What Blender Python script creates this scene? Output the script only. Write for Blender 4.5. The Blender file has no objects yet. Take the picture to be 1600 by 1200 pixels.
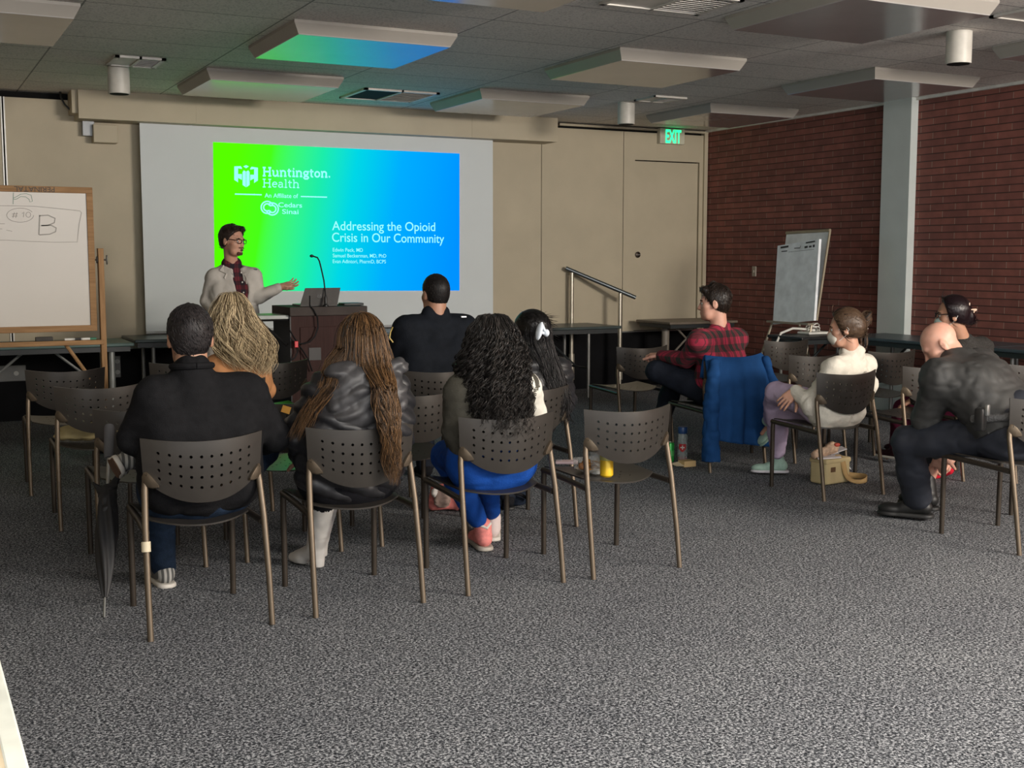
import bpy, bmesh, math, random
import numpy as np
from mathutils import Vector, Matrix
random.seed(7); np.random.seed(7)
C = bpy.context.scene.collection
PI = math.pi
# ---------------------------------------------------------------- camera
F, PITCH, YAW, EYE = 1885.0, math.radians(5.97), math.radians(27.1), 1.52
cd = bpy.data.cameras.new('camera'); cam = bpy.data.objects.new('camera', cd); C.objects.link(cam)
cam.location = (0, 0, EYE); cam.rotation_euler = (PI/2 - PITCH, 0, -YAW)
cd.sensor_width = 36.0; cd.lens = F/1600*36.0; cd.clip_start = 0.05
bpy.context.scene.camera = cam
fwv = np.array([math.sin(YAW)*math.cos(PITCH), math.cos(YAW)*math.cos(PITCH), -math.sin(PITCH)])
rtv = np.array([math.cos(YAW), -math.sin(YAW), 0.0]); upv = np.cross(rtv, fwv)
def ray(x, y): return fwv + rtv*(x-800)/F - upv*(y-600)/F
def at(x, y, Y):                     # the point of the room's plane Y = const seen at photo pixel (x, y)
    d = ray(x, y); t = Y/d[1]; return Vector((d[0]*t, Y, EYE + d[2]*t))
def atx(x, y, X):
    d = ray(x, y); t = X/d[0]; return Vector((X, d[1]*t, EYE + d[2]*t))
def atz(x, y, z=0.0):
    d = ray(x, y); t = (z-EYE)/d[2]; return Vector((d[0]*t, d[1]*t, z))
# ---------------------------------------------------------------- light
sc = bpy.context.scene
sc.view_settings.view_transform = 'Standard'; sc.view_settings.look = 'None'
sc.view_settings.gamma = 1.0; sc.view_settings.use_curve_mapping = False
sc.view_settings.exposure = 0.0
W = bpy.data.worlds.new('world'); sc.world = W; W.use_nodes = True
bg = W.node_tree.nodes['Background']; bg.inputs[0].default_value = (0.95, 0.97, 1.0, 1); bg.inputs[1].default_value = 2.5
def area(name, loc, target, sx, sy, power, col):
    l = bpy.data.lights.new(name, 'AREA'); l.shape = 'RECTANGLE'; l.size = sx; l.size_y = sy; l.energy = power; l.color = col
    o = bpy.data.objects.new(name, l); C.objects.link(o); o.location = loc
    o.rotation_euler = (Vector(target)-Vector(loc)).to_track_quat('-Z', 'Y').to_euler(); return o
area('lit_ceiling_panels_back', (7.4, -1.2, 2.9), (5.6, 4.0, 0.4), 2.4, 1.4, 1150, (1.0, 0.91, 0.80))
area('added_fill_near', (2.2, 0.9, 3.0), (2.4, 2.6, 0.0), 3.6, 1.2, 260, (1.0, 0.95, 0.89))  # added unseen fill lamp that keeps the nearest carpet bright
# ---------------------------------------------------------------- materials
def nodes(name):
    m = bpy.data.materials.new(name); m.use_nodes = True
    nt = m.node_tree; return m, nt, nt.nodes['Principled BSDF']
def N(nt, t, **kw):
    n = nt.nodes.new(t)
    for k, v in kw.items():
        if k.startswith('i_'):
            key = k[2:]; key = int(key) if key.isdigit() else key.replace('_', ' ')
            n.inputs[key].default_value = v
        else: setattr(n, k, v)
    return n
def ramp(nt, fac, stops):
    r = nt.nodes.new('ShaderNodeValToRGB'); e = r.color_ramp.elements
    while len(e) < len(stops): e.new(0.5)
    for q, (p, c) in zip(e, stops): q.position = p; q.color = (*c, 1) if len(c) == 3 else c
    nt.links.new(fac, r.inputs[0]); return r
MC = {}
def M(name, col, rough=0.6, metal=0.0, nscale=9.0, namt=0.12, bump=0.0, bscale=60.0, **kw):
    if name in MC: return MC[name]
    m, nt, b = nodes(name); L = nt.links
    tc = N(nt, 'ShaderNodeTexCoord')
    n1 = N(nt, 'ShaderNodeTexNoise'); n1.inputs['Scale'].default_value = nscale; n1.inputs['Detail'].default_value = 4
    L.new(tc.outputs['Object'], n1.inputs['Vector'])
    lo = tuple(max(0, c*(1-namt)) for c in col); hi = tuple(min(1, c*(1+namt)) for c in col)
    r = ramp(nt, n1.outputs['Fac'], [(0.3, lo), (0.7, hi)])
    L.new(r.outputs[0], b.inputs['Base Color'])
    b.inputs['Roughness'].default_value = rough; b.inputs['Metallic'].default_value = metal
    if rough >= 0.69: b.inputs['Specular IOR Level'].default_value = 0.12
    for k, v in kw.items(): b.inputs[k.replace('_', ' ')].default_value = v
    if bump:
        n2 = N(nt, 'ShaderNodeTexNoise'); n2.inputs['Scale'].default_value = bscale; n2.inputs['Detail'].default_value = 3
        L.new(tc.outputs['Object'], n2.inputs['Vector'])
        bp = N(nt, 'ShaderNodeBump'); bp.inputs['Strength'].default_value = bump; bp.inputs['Distance'].default_value = 0.01
        L.new(n2.outputs['Fac'], bp.inputs['Height']); L.new(bp.outputs[0], b.inputs['Normal'])
    MC[name] = m; return m
def emit(name, col, s):
    if name in MC: return MC[name]
    m, nt, b = nodes(name); b.inputs['Base Color'].default_value = (*[c*0.5 for c in col], 1)
    b.inputs['Emission Color'].default_value = (*col, 1); b.inputs['Emission Strength'].default_value = s
    b.inputs['Roughness'].default_value = 0.8; MC[name] = m; return m
def mat_carpet():
    m, nt, b = nodes('speckled_carpet'); L = nt.links; tc = N(nt, 'ShaderNodeTexCoord')
    n = N(nt, 'ShaderNodeTexNoise'); n.inputs['Scale'].default_value = 105; n.inputs['Detail'].default_value = 2.5; n.inputs['Roughness'].default_value = 0.7
    n.inputs['Distortion'].default_value = 0.6
    L.new(tc.outputs['Object'], n.inputs['Vector'])
    r = ramp(nt, n.outputs['Fac'], [(0.36, (0.008, 0.0095, 0.012)), (0.49, (0.066, 0.071, 0.079)), (0.63, (0.43, 0.44, 0.455))])
    n2 = N(nt, 'ShaderNodeTexNoise'); n2.inputs['Scale'].default_value = 1.6; n2.inputs['Detail'].default_value = 3
    L.new(tc.outputs['Object'], n2.inputs['Vector'])
    r2 = ramp(nt, n2.outputs['Fac'], [(0.3, (0.86, 0.86, 0.88)), (0.7, (1, 1, 1))])
    mx = N(nt, 'ShaderNodeMixRGB', blend_type='MULTIPLY'); mx.inputs[0].default_value = 1
    L.new(r.outputs[0], mx.inputs[1]); L.new(r2.outputs[0], mx.inputs[2]); L.new(mx.outputs[0], b.inputs['Base Color'])
    b.inputs['Roughness'].default_value = 0.95; b.inputs['Specular IOR Level'].default_value = 0.1
    bp = N(nt, 'ShaderNodeBump'); bp.inputs['Strength'].default_value = 0.5; bp.inputs['Distance'].default_value = 0.006
    L.new(n.outputs['Fac'], bp.inputs['Height']); L.new(bp.outputs[0], b.inputs['Normal']); return m
def mat_brick():
    m, nt, b = nodes('red_norman_brick'); L = nt.links; tc = N(nt, 'ShaderNodeTexCoord')
    sp = N(nt, 'ShaderNodeSeparateXYZ'); cb = N(nt, 'ShaderNodeCombineXYZ')
    L.new(tc.outputs['Object'], sp.inputs[0]); L.new(sp.outputs['Y'], cb.inputs['X']); L.new(sp.outputs['Z'], cb.inputs['Y'])
    br = N(nt, 'ShaderNodeTexBrick'); br.offset = 0.5
    for k, v in dict(Scale=1.0, Mortar_Size=0.0045, Mortar_Smooth=0.25, Bias=0.0, Brick_Width=0.305, Row_Height=0.0677).items(): br.inputs[k.replace('_', ' ')].default_value = v
    br.inputs['Color1'].default_value = (0.235, 0.082, 0.062, 1); br.inputs['Color2'].default_value = (0.165, 0.058, 0.047, 1); br.inputs['Mortar'].default_value = (0, 0, 0, 1)
    L.new(cb.outputs[0], br.inputs['Vector'])
    # bed joints are raked and dark, head joints are pale mortar
    md = N(nt, 'ShaderNodeMath', operation='FLOORED_MODULO'); md.inputs[1].default_value = 0.0677; L.new(sp.outputs['Z'], md.inputs[0])
    a = N(nt, 'ShaderNodeMath', operation='SUBTRACT'); a.inputs[1].default_value = 0.0338; L.new(md.outputs[0], a.inputs[0])
    a2 = N(nt, 'ShaderNodeMath', operation='ABSOLUTE'); L.new(a.outputs[0], a2.inputs[0])
    a3 = N(nt, 'ShaderNodeMath', operation='GREATER_THAN'); a3.inputs[1].default_value = 0.0285; L.new(a2.outputs[0], a3.inputs[0])
    mc = N(nt, 'ShaderNodeMixRGB'); mc.inputs[1].default_value = (0.30, 0.19, 0.15, 1); mc.inputs[2].default_value = (0.05, 0.022, 0.018, 1); L.new(a3.outputs[0], mc.inputs[0])
    nz = N(nt, 'ShaderNodeTexNoise'); nz.inputs['Scale'].default_value = 7; nz.inputs['Detail'].default_value = 5; L.new(tc.outputs['Object'], nz.inputs['Vector'])
    rz = ramp(nt, nz.outputs['Fac'], [(0.3, (0.8, 0.8, 0.8)), (0.72, (1.15, 1.15, 1.15))])
    mm = N(nt, 'ShaderNodeMixRGB', blend_type='MULTIPLY'); mm.inputs[0].default_value = 1; L.new(br.outputs['Color'], mm.inputs[1]); L.new(rz.outputs[0], mm.inputs[2])
    mx = N(nt, 'ShaderNodeMixRGB'); L.new(br.outputs['Fac'], mx.inputs[0]); L.new(mm.outputs[0], mx.inputs[1]); L.new(mc.outputs[0], mx.inputs[2])
    L.new(mx.outputs[0], b.inputs['Base Color']); b.inputs['Roughness'].default_value = 0.8
    iv = N(nt, 'ShaderNodeMath', operation='SUBTRACT'); iv.inputs[0].default_value = 1.0; L.new(br.outputs['Fac'], iv.inputs[1])
    bp = N(nt, 'ShaderNodeBump'); bp.inputs['Strength'].default_value = 0.7; bp.inputs['Distance'].default_value = 0.008
    L.new(iv.outputs[0], bp.inputs['Height']); L.new(bp.outputs[0], b.inputs['Normal']); return m
def mat_ceiling():
    m, nt, b = nodes('acoustic_ceiling_tile'); L = nt.links; tc = N(nt, 'ShaderNodeTexCoord')
    br = N(nt, 'ShaderNodeTexBrick'); br.offset = 0.0
    for k, v in dict(Scale=1.0, Mortar_Size=0.007, Mortar_Smooth=0.3, Bias=0.0, Brick_Width=1.215, Row_Height=0.61).items(): br.inputs[k.replace('_', ' ')].default_value = v
    br.inputs['Color1'].default_value = (0.74, 0.70, 0.65, 1); br.inputs['Color2'].default_value = (0.68, 0.65, 0.60, 1); br.inputs['Mortar'].default_value = (0.24, 0.225, 0.21, 1)
    mp = N(nt, 'ShaderNodeMapping'); mp.inputs['Location'].default_value = (0.11, 0.14, 0); L.new(tc.outputs['Object'], mp.inputs[0]); L.new(mp.outputs[0], br.inputs['Vector'])
    nz = N(nt, 'ShaderNodeTexNoise'); nz.inputs['Scale'].default_value = 70; nz.inputs['Detail'].default_value = 2; L.new(tc.outputs['Object'], nz.inputs['Vector'])
    rz = ramp(nt, nz.outputs['Fac'], [(0.36, (0.72, 0.72, 0.72)), (0.5, (1, 1, 1))])
    mm = N(nt, 'ShaderNodeMixRGB', blend_type='MULTIPLY'); mm.inputs[0].default_value = 1; L.new(br.outputs['Color'], mm.inputs[1]); L.new(rz.outputs[0], mm.inputs[2])
    L.new(mm.outputs[0], b.inputs['Base Color']); b.inputs['Roughness'].default_value = 0.75
    bp = N(nt, 'ShaderNodeBump'); bp.inputs['Strength'].default_value = 0.35; bp.inputs['Distance'].default_value = 0.004
    L.new(nz.outputs['Fac'], bp.inputs['Height']); L.new(bp.outputs[0], b.inputs['Normal']); return m
def mat_plaid(name, base, dark, line, sx=0.085, sz=0.085, off=(0, 0), axis='X'):
    m, nt, b = nodes(name); L = nt.links; tc = N(nt, 'ShaderNodeTexCoord'); sp = N(nt, 'ShaderNodeSeparateXYZ'); L.new(tc.outputs['Object'], sp.inputs[0])
    def band(sock, per, thr, o):
        ad = N(nt, 'ShaderNodeMath', operation='ADD'); ad.inputs[1].default_value = o; L.new(sock, ad.inputs[0])
        md = N(nt, 'ShaderNodeMath', operation='FLOORED_MODULO'); md.inputs[1].default_value = per; L.new(ad.outputs[0], md.inputs[0])
        g = N(nt, 'ShaderNodeMath', operation='GREATER_THAN'); g.inputs[1].default_value = thr; L.new(md.outputs[0], g.inputs[0]); return g
    hx = N(nt, 'ShaderNodeMath', operation='ADD'); L.new(sp.outputs['X'], hx.inputs[0]); L.new(sp.outputs['Y'], hx.inputs[1])
    hs = hx.outputs[0] if axis == 'XY' else sp.outputs['X']
    bx, bz = band(hs, sx, sx*0.5, off[0]), band(sp.outputs['Z'], sz, sz*0.5, off[1])
    mid = tuple((p+q)/2*0.8 for p, q in zip(base, dark))
    m1 = N(nt, 'ShaderNodeMixRGB'); m1.inputs[1].default_value = (*base, 1); m1.inputs[2].default_value = (*mid, 1); L.new(bx.outputs[0], m1.inputs[0])
    m2 = N(nt, 'ShaderNodeMixRGB'); m2.inputs[1].default_value = (*mid, 1); m2.inputs[2].default_value = (*dark, 1); L.new(bx.outputs[0], m2.inputs[0])
    m3 = N(nt, 'ShaderNodeMixRGB'); L.new(bz.outputs[0], m3.inputs[0]); L.new(m1.outputs[0], m3.inputs[1]); L.new(m2.outputs[0], m3.inputs[2])
    g1 = band(hs, sx*0.5, sx*0.44, off[0]+sx*0.22)
    m4 = N(nt, 'ShaderNodeMixRGB'); m4.inputs[2].default_value = (*line, 1); L.new(g1.outputs[0], m4.inputs[0]); L.new(m3.outputs[0], m4.inputs[1])
    L.new(m4.outputs[0], b.inputs['Base Color']); b.inputs['Roughness'].default_value = 0.9; MC[name] = m; return m
def mat_wood(name, c1, c2, axis=2, scale=6.0):
    if name in MC: return MC[name]
    m, nt, b = nodes(name); L = nt.links; tc = N(nt, 'ShaderNodeTexCoord'); mp = N(nt, 'ShaderNodeMapping')
    s = [12.0, 12.0, 12.0]; s[axis] = 0.8; mp.inputs['Scale'].default_value = s; L.new(tc.outputs['Object'], mp.inputs[0])
    n = N(nt, 'ShaderNodeTexNoise'); n.inputs['Scale'].default_value = scale; n.inputs['Detail'].default_value = 5; n.inputs['Distortion'].default_value = 0.7; L.new(mp.outputs[0], n.inputs['Vector'])
    r = ramp(nt, n.outputs['Fac'], [(0.3, c1), (0.7, c2)]); L.new(r.outputs[0], b.inputs['Base Color']); b.inputs['Roughness'].default_value = 0.65; b.inputs['Specular IOR Level'].default_value = 0.2; MC[name] = m; return m
def mat_hair(name, c1, c2, rough=0.38, spec=0.3):
    if name in MC: return MC[name]
    m, nt, b = nodes(name); L = nt.links; g = N(nt, 'ShaderNodeNewGeometry'); tc = N(nt, 'ShaderNodeTexCoord')
    mp = N(nt, 'ShaderNodeMapping'); mp.inputs['Scale'].default_value = (260, 260, 18); L.new(tc.outputs['Object'], mp.inputs[0])
    n = N(nt, 'ShaderNodeTexNoise'); n.inputs['Scale'].default_value = 1.0; n.inputs['Detail'].default_value = 3; L.new(mp.outputs[0], n.inputs['Vector'])
    ad = N(nt, 'ShaderNodeMath', operation='ADD'); L.new(n.outputs['Fac'], ad.inputs[0])
    mu = N(nt, 'ShaderNodeMath', operation='MULTIPLY_ADD'); mu.inputs[1].default_value = 0.8; mu.inputs[2].default_value = -0.4; L.new(g.outputs['Random Per Island'], mu.inputs[0]); L.new(mu.outputs[0], ad.inputs[1])
    r = ramp(nt, ad.outputs[0], [(0.22, c1), (0.8, c2)]); L.new(r.outputs[0], b.inputs['Base Color'])
    b.inputs['Roughness'].default_value = rough; b.inputs['Specular IOR Level'].default_value = spec
    bp = N(nt, 'ShaderNodeBump'); bp.inputs['Strength'].default_value = 0.6; bp.inputs['Distance'].default_value = 0.003
    L.new(n.outputs['Fac'], bp.inputs['Height']); L.new(bp.outputs[0], b.inputs['Normal']); MC[name] = m; return m
# ---------------------------------------------------------------- mesh helpers
class MB:
    def __init__(s): s.bm = bmesh.new()
    def box(s, c, d, rot=None, bev=0.0, seg=2):
        t = bmesh.new(); bmesh.ops.create_cube(t, size=1.0)
        bmesh.ops.scale(t, vec=Vector(d), verts=t.verts)
        if bev: bmesh.ops.bevel(t, geom=list(t.edges), offset=bev, segments=seg, profile=0.5, affect='EDGES')
        if rot is not None: bmesh.ops.transform(t, matrix=rot.to_4x4(), verts=t.verts)
        bmesh.ops.translate(t, vec=Vector(c), verts=t.verts); s.add(t); return s
    def b2(s, lo, hi, bev=0.0):
        lo, hi = Vector(lo), Vector(hi); return s.box((lo+hi)/2, hi-lo, None, bev)
    def add(s, t):
        me = bpy.data.meshes.new('t'); t.to_mesh(me); t.free(); s.bm.from_mesh(me); bpy.data.meshes.remove(me)
    def tube(s, pts, r, n=10, cap=True, sq=None):
        pts = [Vector(p) for p in pts]; rs = r if isinstance(r, (list, tuple)) else [r]*len(pts)
        rings = []; up = None
        for i, p in enumerate(pts):
            t = (pts[min(i+1, len(pts)-1)] - pts[max(i-1, 0)]).normalized()
            if up is None:
                up = Vector((0, 0, 1)) if abs(t.z) < 0.9 else Vector((1, 0, 0))
            up = (up - t*up.dot(t)).normalized(); sd = t.cross(up)
            rings.append([s.bm.verts.new(p + (up*math.sin(2*PI*k/n)*(sq or 1) + sd*math.cos(2*PI*k/n))*rs[i]) for k in range(n)])
        for a, b in zip(rings, rings[1:]):
            for k in range(n): s.bm.faces.new((a[k], a[(k+1) % n], b[(k+1) % n], b[k]))
        if cap: s.bm.faces.new(rings[0][::-1]); s.bm.faces.new(rings[-1])
        return s
    def lathe(s, c, prof, n=24, rot=None, sx=1.0, sy=1.0):
        c = Vector(c); rings = []
        for r, z in prof:
            ring = []
            for k in range(n):
                v = Vector((r*sx*math.cos(2*PI*k/n), r*sy*math.sin(2*PI*k/n), z))
                if rot is not None: v = rot @ v
                ring.append(s.bm.verts.new(c+v))
            rings.append(ring)
        for a, b in zip(rings, rings[1:]):
            for k in range(n): s.bm.faces.new((a[k], a[(k+1) % n], b[(k+1) % n], b[k]))
        s.bm.faces.new(rings[0][::-1]); s.bm.faces.new(rings[-1]); return s
    def poly(s, pts, th):            # a prism: closed outline of 3D points, extruded by vector th
        a = [s.bm.verts.new(Vector(p)) for p in pts]; b = [s.bm.verts.new(Vector(p)+Vector(th)) for p in pts]
        n = len(a); s.bm.faces.new(a[::-1]); s.bm.faces.new(b)
        for k in range(n): s.bm.faces.new((a[k], a[(k+1) % n], b[(k+1) % n], b[k]))
        return s
    def ell(s, c, r, rot=None, seg=16):
        t = bmesh.new(); bmesh.ops.create_uvsphere(t, u_segments=seg, v_segments=max(6, seg//2), radius=1.0)
        bmesh.ops.scale(t, vec=Vector(r), verts=t.verts)
        if rot is not None: bmesh.ops.transform(t, matrix=rot.to_4x4(), verts=t.verts)
        bmesh.ops.translate(t, vec=Vector(c), verts=t.verts); s.add(t); return s
    def grid(s, fn, nu, nv, closed=False):
        V = [[s.bm.verts.new(Vector(fn(i/(nu-(0 if closed else 1)), j/(nv-1)))) for i in range(nu)] for j in range(nv)]
        for j in range(nv-1):
            for i in range(nu if closed else nu-1):
                k = (i+1) % nu; s.bm.faces.new((V[j][i], V[j][k], V[j+1][k], V[j+1][i]))
        return s
    def build(s, name, mat, parent=None, smooth=True, solid=0.0, sub=0):
        bmesh.ops.recalc_face_normals(s.bm, faces=s.bm.faces)
        if parent is not None:
            o_ = root_loc(parent)
            if o_.length: bmesh.ops.translate(s.bm, vec=-o_, verts=s.bm.verts)
        me = bpy.data.meshes.new(name); s.bm.to_mesh(me); s.bm.free(); me.materials.append(mat)
        o = bpy.data.objects.new(name, me); C.objects.link(o)
        if solid:
            md = o.modifiers.new('thick', 'SOLIDIFY'); md.thickness = solid; md.offset = 0
        if sub:
            md = o.modifiers.new('sub', 'SUBSURF'); md.levels = sub; md.render_levels = sub
        if smooth:
            me.polygons.foreach_set('use_smooth', [True]*len(me.polygons))
            me.set_sharp_from_angle(angle=math.radians(38))
        if parent is not None: o.parent = parent
        return o
def root_loc(p):
    v = Vector((0, 0, 0))
    while p is not None: v = v + p.location; p = p.parent
    return v
def tag(o, label=None, cat=None, group=None, kind=None):
    if label: o['label'] = label
    if cat: o['category'] = cat
    if group: o['group'] = group
    if kind: o['kind'] = kind
    return o
def empty(name, loc, label, cat, group=None):
    o = bpy.data.objects.new(name, None); C.objects.link(o); o.location = loc; o.empty_display_size = 0.1
    return tag(o, label, cat, group)
def struct(name, mb, mat, parent=None, smooth=False):
    o = mb.build(name, mat, parent, smooth)
    if parent is None: o['kind'] = 'structure'
    return o
def copy_tree(o, parent=None):
    c = o.copy(); C.objects.link(c)
    if parent is not None: c.parent = parent
    for ch in list(o.children): copy_tree(ch, c)
    return c
def text_mesh(mb, txt, origin, xdir, ydir, width, cap, depth=0.002, bold=0.0):
    cu = bpy.data.curves.new('t', 'FONT'); cu.body = txt; cu.size = 1.0; cu.offset = bold; cu.extrude = 0.0
    o = bpy.data.objects.new('t', cu); C.objects.link(o)
    dg = bpy.context.evaluated_depsgraph_get(); me = bpy.data.meshes.new_from_object(o.evaluated_get(dg))
    bpy.data.objects.remove(o); bpy.data.curves.remove(cu)
    xs = [v.co.x for v in me.vertices]; x0, x1 = min(xs), max(xs)
    xd, yd, og = Vector(xdir), Vector(ydir), Vector(origin)
    for v in me.vertices: v.co = og + xd*((v.co.x-x0)/(x1-x0)*width) + yd*(v.co.y/0.69*cap)
    t = bmesh.new(); t.from_mesh(me); bpy.data.meshes.remove(me)
    mb.add(t)
def stroke(mb, pts, w, nrm, closed=False):      # a flat drawn line of width w on a plane with normal nrm
    pts = [Vector(p) for p in pts]; nrm = Vector(nrm); n = len(pts); L_, R_ = [], []
    for i, p in enumerate(pts):
        a, b = (pts[i-1], pts[(i+1) % n]) if closed else (pts[max(i-1, 0)], pts[min(i+1, n-1)])
        d = (b-a).normalized(); s_ = d.cross(nrm).normalized()*w/2
        L_.append(mb.bm.verts.new(p+s_)); R_.append(mb.bm.verts.new(p-s_))
    for i in range(n if closed else n-1):
        k = (i+1) % n; mb.bm.faces.new((L_[i], L_[k], R_[k], R_[i]))
# ================================================================ the room
CEIL = 3.05; XR = 8.86; YF = 12.12
m_beige = M('beige_vinyl_partition', (0.46, 0.40, 0.29), 0.6, 0, 3.0, 0.05, 0.12, 300)
m_black = M('black_stage_skirt', (0.004, 0.004, 0.005), 0.75, 0, 5, 0.3)
m_dark = M('dark_gap', (0.01, 0.01, 0.01), 0.8)
m_white_trim = M('white_metal_trim', (0.75, 0.74, 0.70), 0.35, 0.2)
m_pillar = M('pale_grey_paint', (0.50, 0.545, 0.535), 0.5, 0, 4, 0.04)
m_steel = M('brushed_steel', (0.42, 0.43, 0.42), 0.32, 0.9)
struct('floor', MB().b2((-4, -1.5, -0.1), (XR+0.1, YF+0.1, 0)), mat_carpet())
struct('ceiling', MB().b2((-4, -4, CEIL), (XR+0.1, YF+0.1, CEIL+0.1)), mat_ceiling())
struct('wall_right', MB().b2((XR, -4, 0), (XR+0.1, YF+0.2, CEIL)), mat_brick())
struct('wall_left', MB().b2((-4.1, -4, 0), (-4, YF+0.1, CEIL)), m_beige)
pil = MB().b2((XR-0.09, 8.735, 0), (XR, 9.105, CEIL)); struct('pillar', pil, m_pillar)
struct('trim_1', MB().b2((XR-0.04, -4, CEIL-0.025), (XR, YF, CEIL)), m_white_trim)
w = MB()
DX0, DX1, DZ0, DZ1 = 7.825, 8.748, 0.66, 2.665
for a, b in ((-4, 0.955), (0.985, 2.30), (2.306, 6.572), (6.58, 7.662)): w.b2((a, YF, 0.655), (b, YF+0.06, 2.985))
w.b2((7.67, YF, 0.655), (DX0, YF+0.06, 2.985)); w.b2((DX1, YF, 0.655), (8.80, YF+0.06, 2.985)); w.b2((DX0, YF, DZ1), (DX1, YF+0.06, 2.985))
struct('wall_front', w, m_beige)
struct('wall_front_backing', MB().b2((-4, YF+0.09, 0), (XR, YF+0.12, CEIL)), m_dark)
struct('trim_2', MB().b2((-4, YF-0.03, 0), (XR, YF+0.02, 0.64)), m_black)
struct('trim_3', MB().b2((0.952, YF-0.012, 0.655), (0.963, YF+0.03, 2.985)).b2((0.977, YF-0.012, 0.655), (0.988, YF+0.03, 2.985)), m_white_trim)
struct('trim_4', MB().b2((8.80, YF-0.03, 0.655), (8.85, YF+0.05, 3.02), 0.004).b2((6.8, YF-0.02, 3.01), (8.86, YF+0.05, 3.035)), m_beige)
struct('trim_5', MB().b2((-4, YF-0.014, 0.64), (XR, YF+0.03, 0.655)), m_steel)
d = struct('door_1', MB().b2((DX0+0.008, YF+0.022, DZ0), (DX1-0.008, YF+0.06, DZ1-0.012)), m_beige)
k = at(996, 398, YF+0.02)
MB().lathe(k, [(0.0, -0.002), (0.034, 0.0), (0.036, 0.012), (0.024, 0.02), (0.0, 0.02)], 24, Matrix.Rotation(PI/2, 3, 'X')).build('lock_plate', M('dark_bronze', (0.06, 0.045, 0.035), 0.35, 0.7), d)
MB().b2((k.x-0.026, YF-0.004, k.z-0.005), (k.x+0.026, YF+0.006, k.z+0.005)).build('thumb_turn', m_steel, d)
# soffit
s0, s1 = at(121, 137, 11.82), at(870, 222, 11.82)
so = MB().b2((s0.x, 11.80, s1.z), (at(301, 200, 11.8).x, YF, CEIL)).b2((at(307, 200, 11.8).x, 11.80, s1.z), (at(736, 200, 11.8).x, YF, CEIL)).b2((at(738, 200, 11.8).x, 11.80, s1.z), (s1.x, YF, CEIL))
so.b2((at(301, 200, 11.8).x, 11.803, s1.z+0.002), (at(738, 200, 11.8).x, YF, CEIL)).b2((s0.x-0.05, 11.85, s1.z+0.05), (s0.x, YF, CEIL))
struct('soffit', so, m_beige)
# ---------------------------------------------------------------- ceiling fixtures
m_lens = M('frosted_acrylic_lens', (0.36, 0.345, 0.335), 0.16, 0, 3, 0.04, IOR=1.85)
m_house = M('cream_light_housing', (0.29, 0.27, 0.24), 0.5, 0, 4, 0.03)
def ceiling_light(x0, x1, y0, y1, label):
    t = empty('ceiling_light', ((x0+x1)/2, (y0+y1)/2, CEIL), label, 'ceiling light', 'unlit square ceiling lights')
    h = 0.085; i = 0.035
    b = MB(); a_ = [(x0, y0), (x1, y0), (x1, y1), (x0, y1)]; c_ = [(x0+i, y0+i), (x1-i, y0+i), (x1-i, y1-i), (x0+i, y1-i)]
    top = [b.bm.verts.new((x, y, CEIL-0.001)) for x, y in a_]; mid = [b.bm.verts.new((x, y, CEIL-0.02)) for x, y in a_]; bot = [b.bm.verts.new((x, y, CEIL-h)) for x, y in c_]
    for A, B in ((top, mid), (mid, bot)):
        for q in range(4): b.bm.faces.new((A[q], A[(q+1) % 4], B[(q+1) % 4], B[q]))
    b.bm.faces.new(top)
    b.build('housing', m_house, t, False)
    MB().b2((x0+i, y0+i, CEIL-h-0.006), (x1-i, y1-i, CEIL-h+0.01), 0.004).build('diffuser', m_lens, t, False)
ceiling_light(2.38, 3.53, 7.72, 8.85, 'unlit square ceiling light whose lens mirrors the slide, green to blue')
ceiling_light(2.34, 3.50, 9.98, 11.12, 'unlit square ceiling light glowing green just before the beige soffit')
ceiling_light(4.82, 5.97, 10.05, 11.2, 'unlit square ceiling light glowing blue, close to the right part of the soffit')
ceiling_light(4.80, 5.95, 7.65, 8.80, 'unlit square ceiling light in mid ceiling with a bright green side edge')
ceiling_light(4.80, 5.95, 5.25, 6.40, 'large grey unlit ceiling light cut by the top of the photo')
ceiling_light(7.12, 8.30, 7.50, 8.65, 'unlit square ceiling light above the pale pillar in the brick wall')
ceiling_light(7.30, 8.42, 9.95, 11.1, 'unlit square ceiling light in the far corner near the exit sign')
ceiling_light(7.22, 8.40, 5.30, 6.42, 'unlit ceiling light at the right photo edge, beyond the round downlight')
ceiling_light(2.38, 3.53, 5.30, 6.45, 'unlit ceiling light at the top photo edge left of centre')
ceiling_light(-0.06, 1.09, 7.85, 9.00, 'unlit ceiling light in the top left corner of the photo')
def downlight(x, y, label):
    t = empty('downlight', (x, y, CEIL), label, 'downlight', 'white cylinder downlights')
    MB().lathe((x, y, CEIL-0.215), [(0.078, 0), (0.085, 0.0), (0.085, 0.214)], 32).build('can', M('white_enamel', (0.52, 0.50, 0.45), 0.4), t)
    MB().lathe((x, y, CEIL-0.217), [(0.0, -0.001), (0.074, -0.001), (0.074, 0.004), (0, 0.004)], 32).build('reflector', m_dark, t)
downlight(1.70, 10.28, 'white cylinder downlight above the left end of the soffit')
downlight(6.54, 10.30, 'white cylinder downlight near the exit sign, left of it')
downlight(6.54, 6.10, 'cream cylinder downlight hanging before the brick wall, topmost and largest')
m_vent = M('white_vent_metal', (0.55, 0.53, 0.49), 0.4, 0.1)
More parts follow.
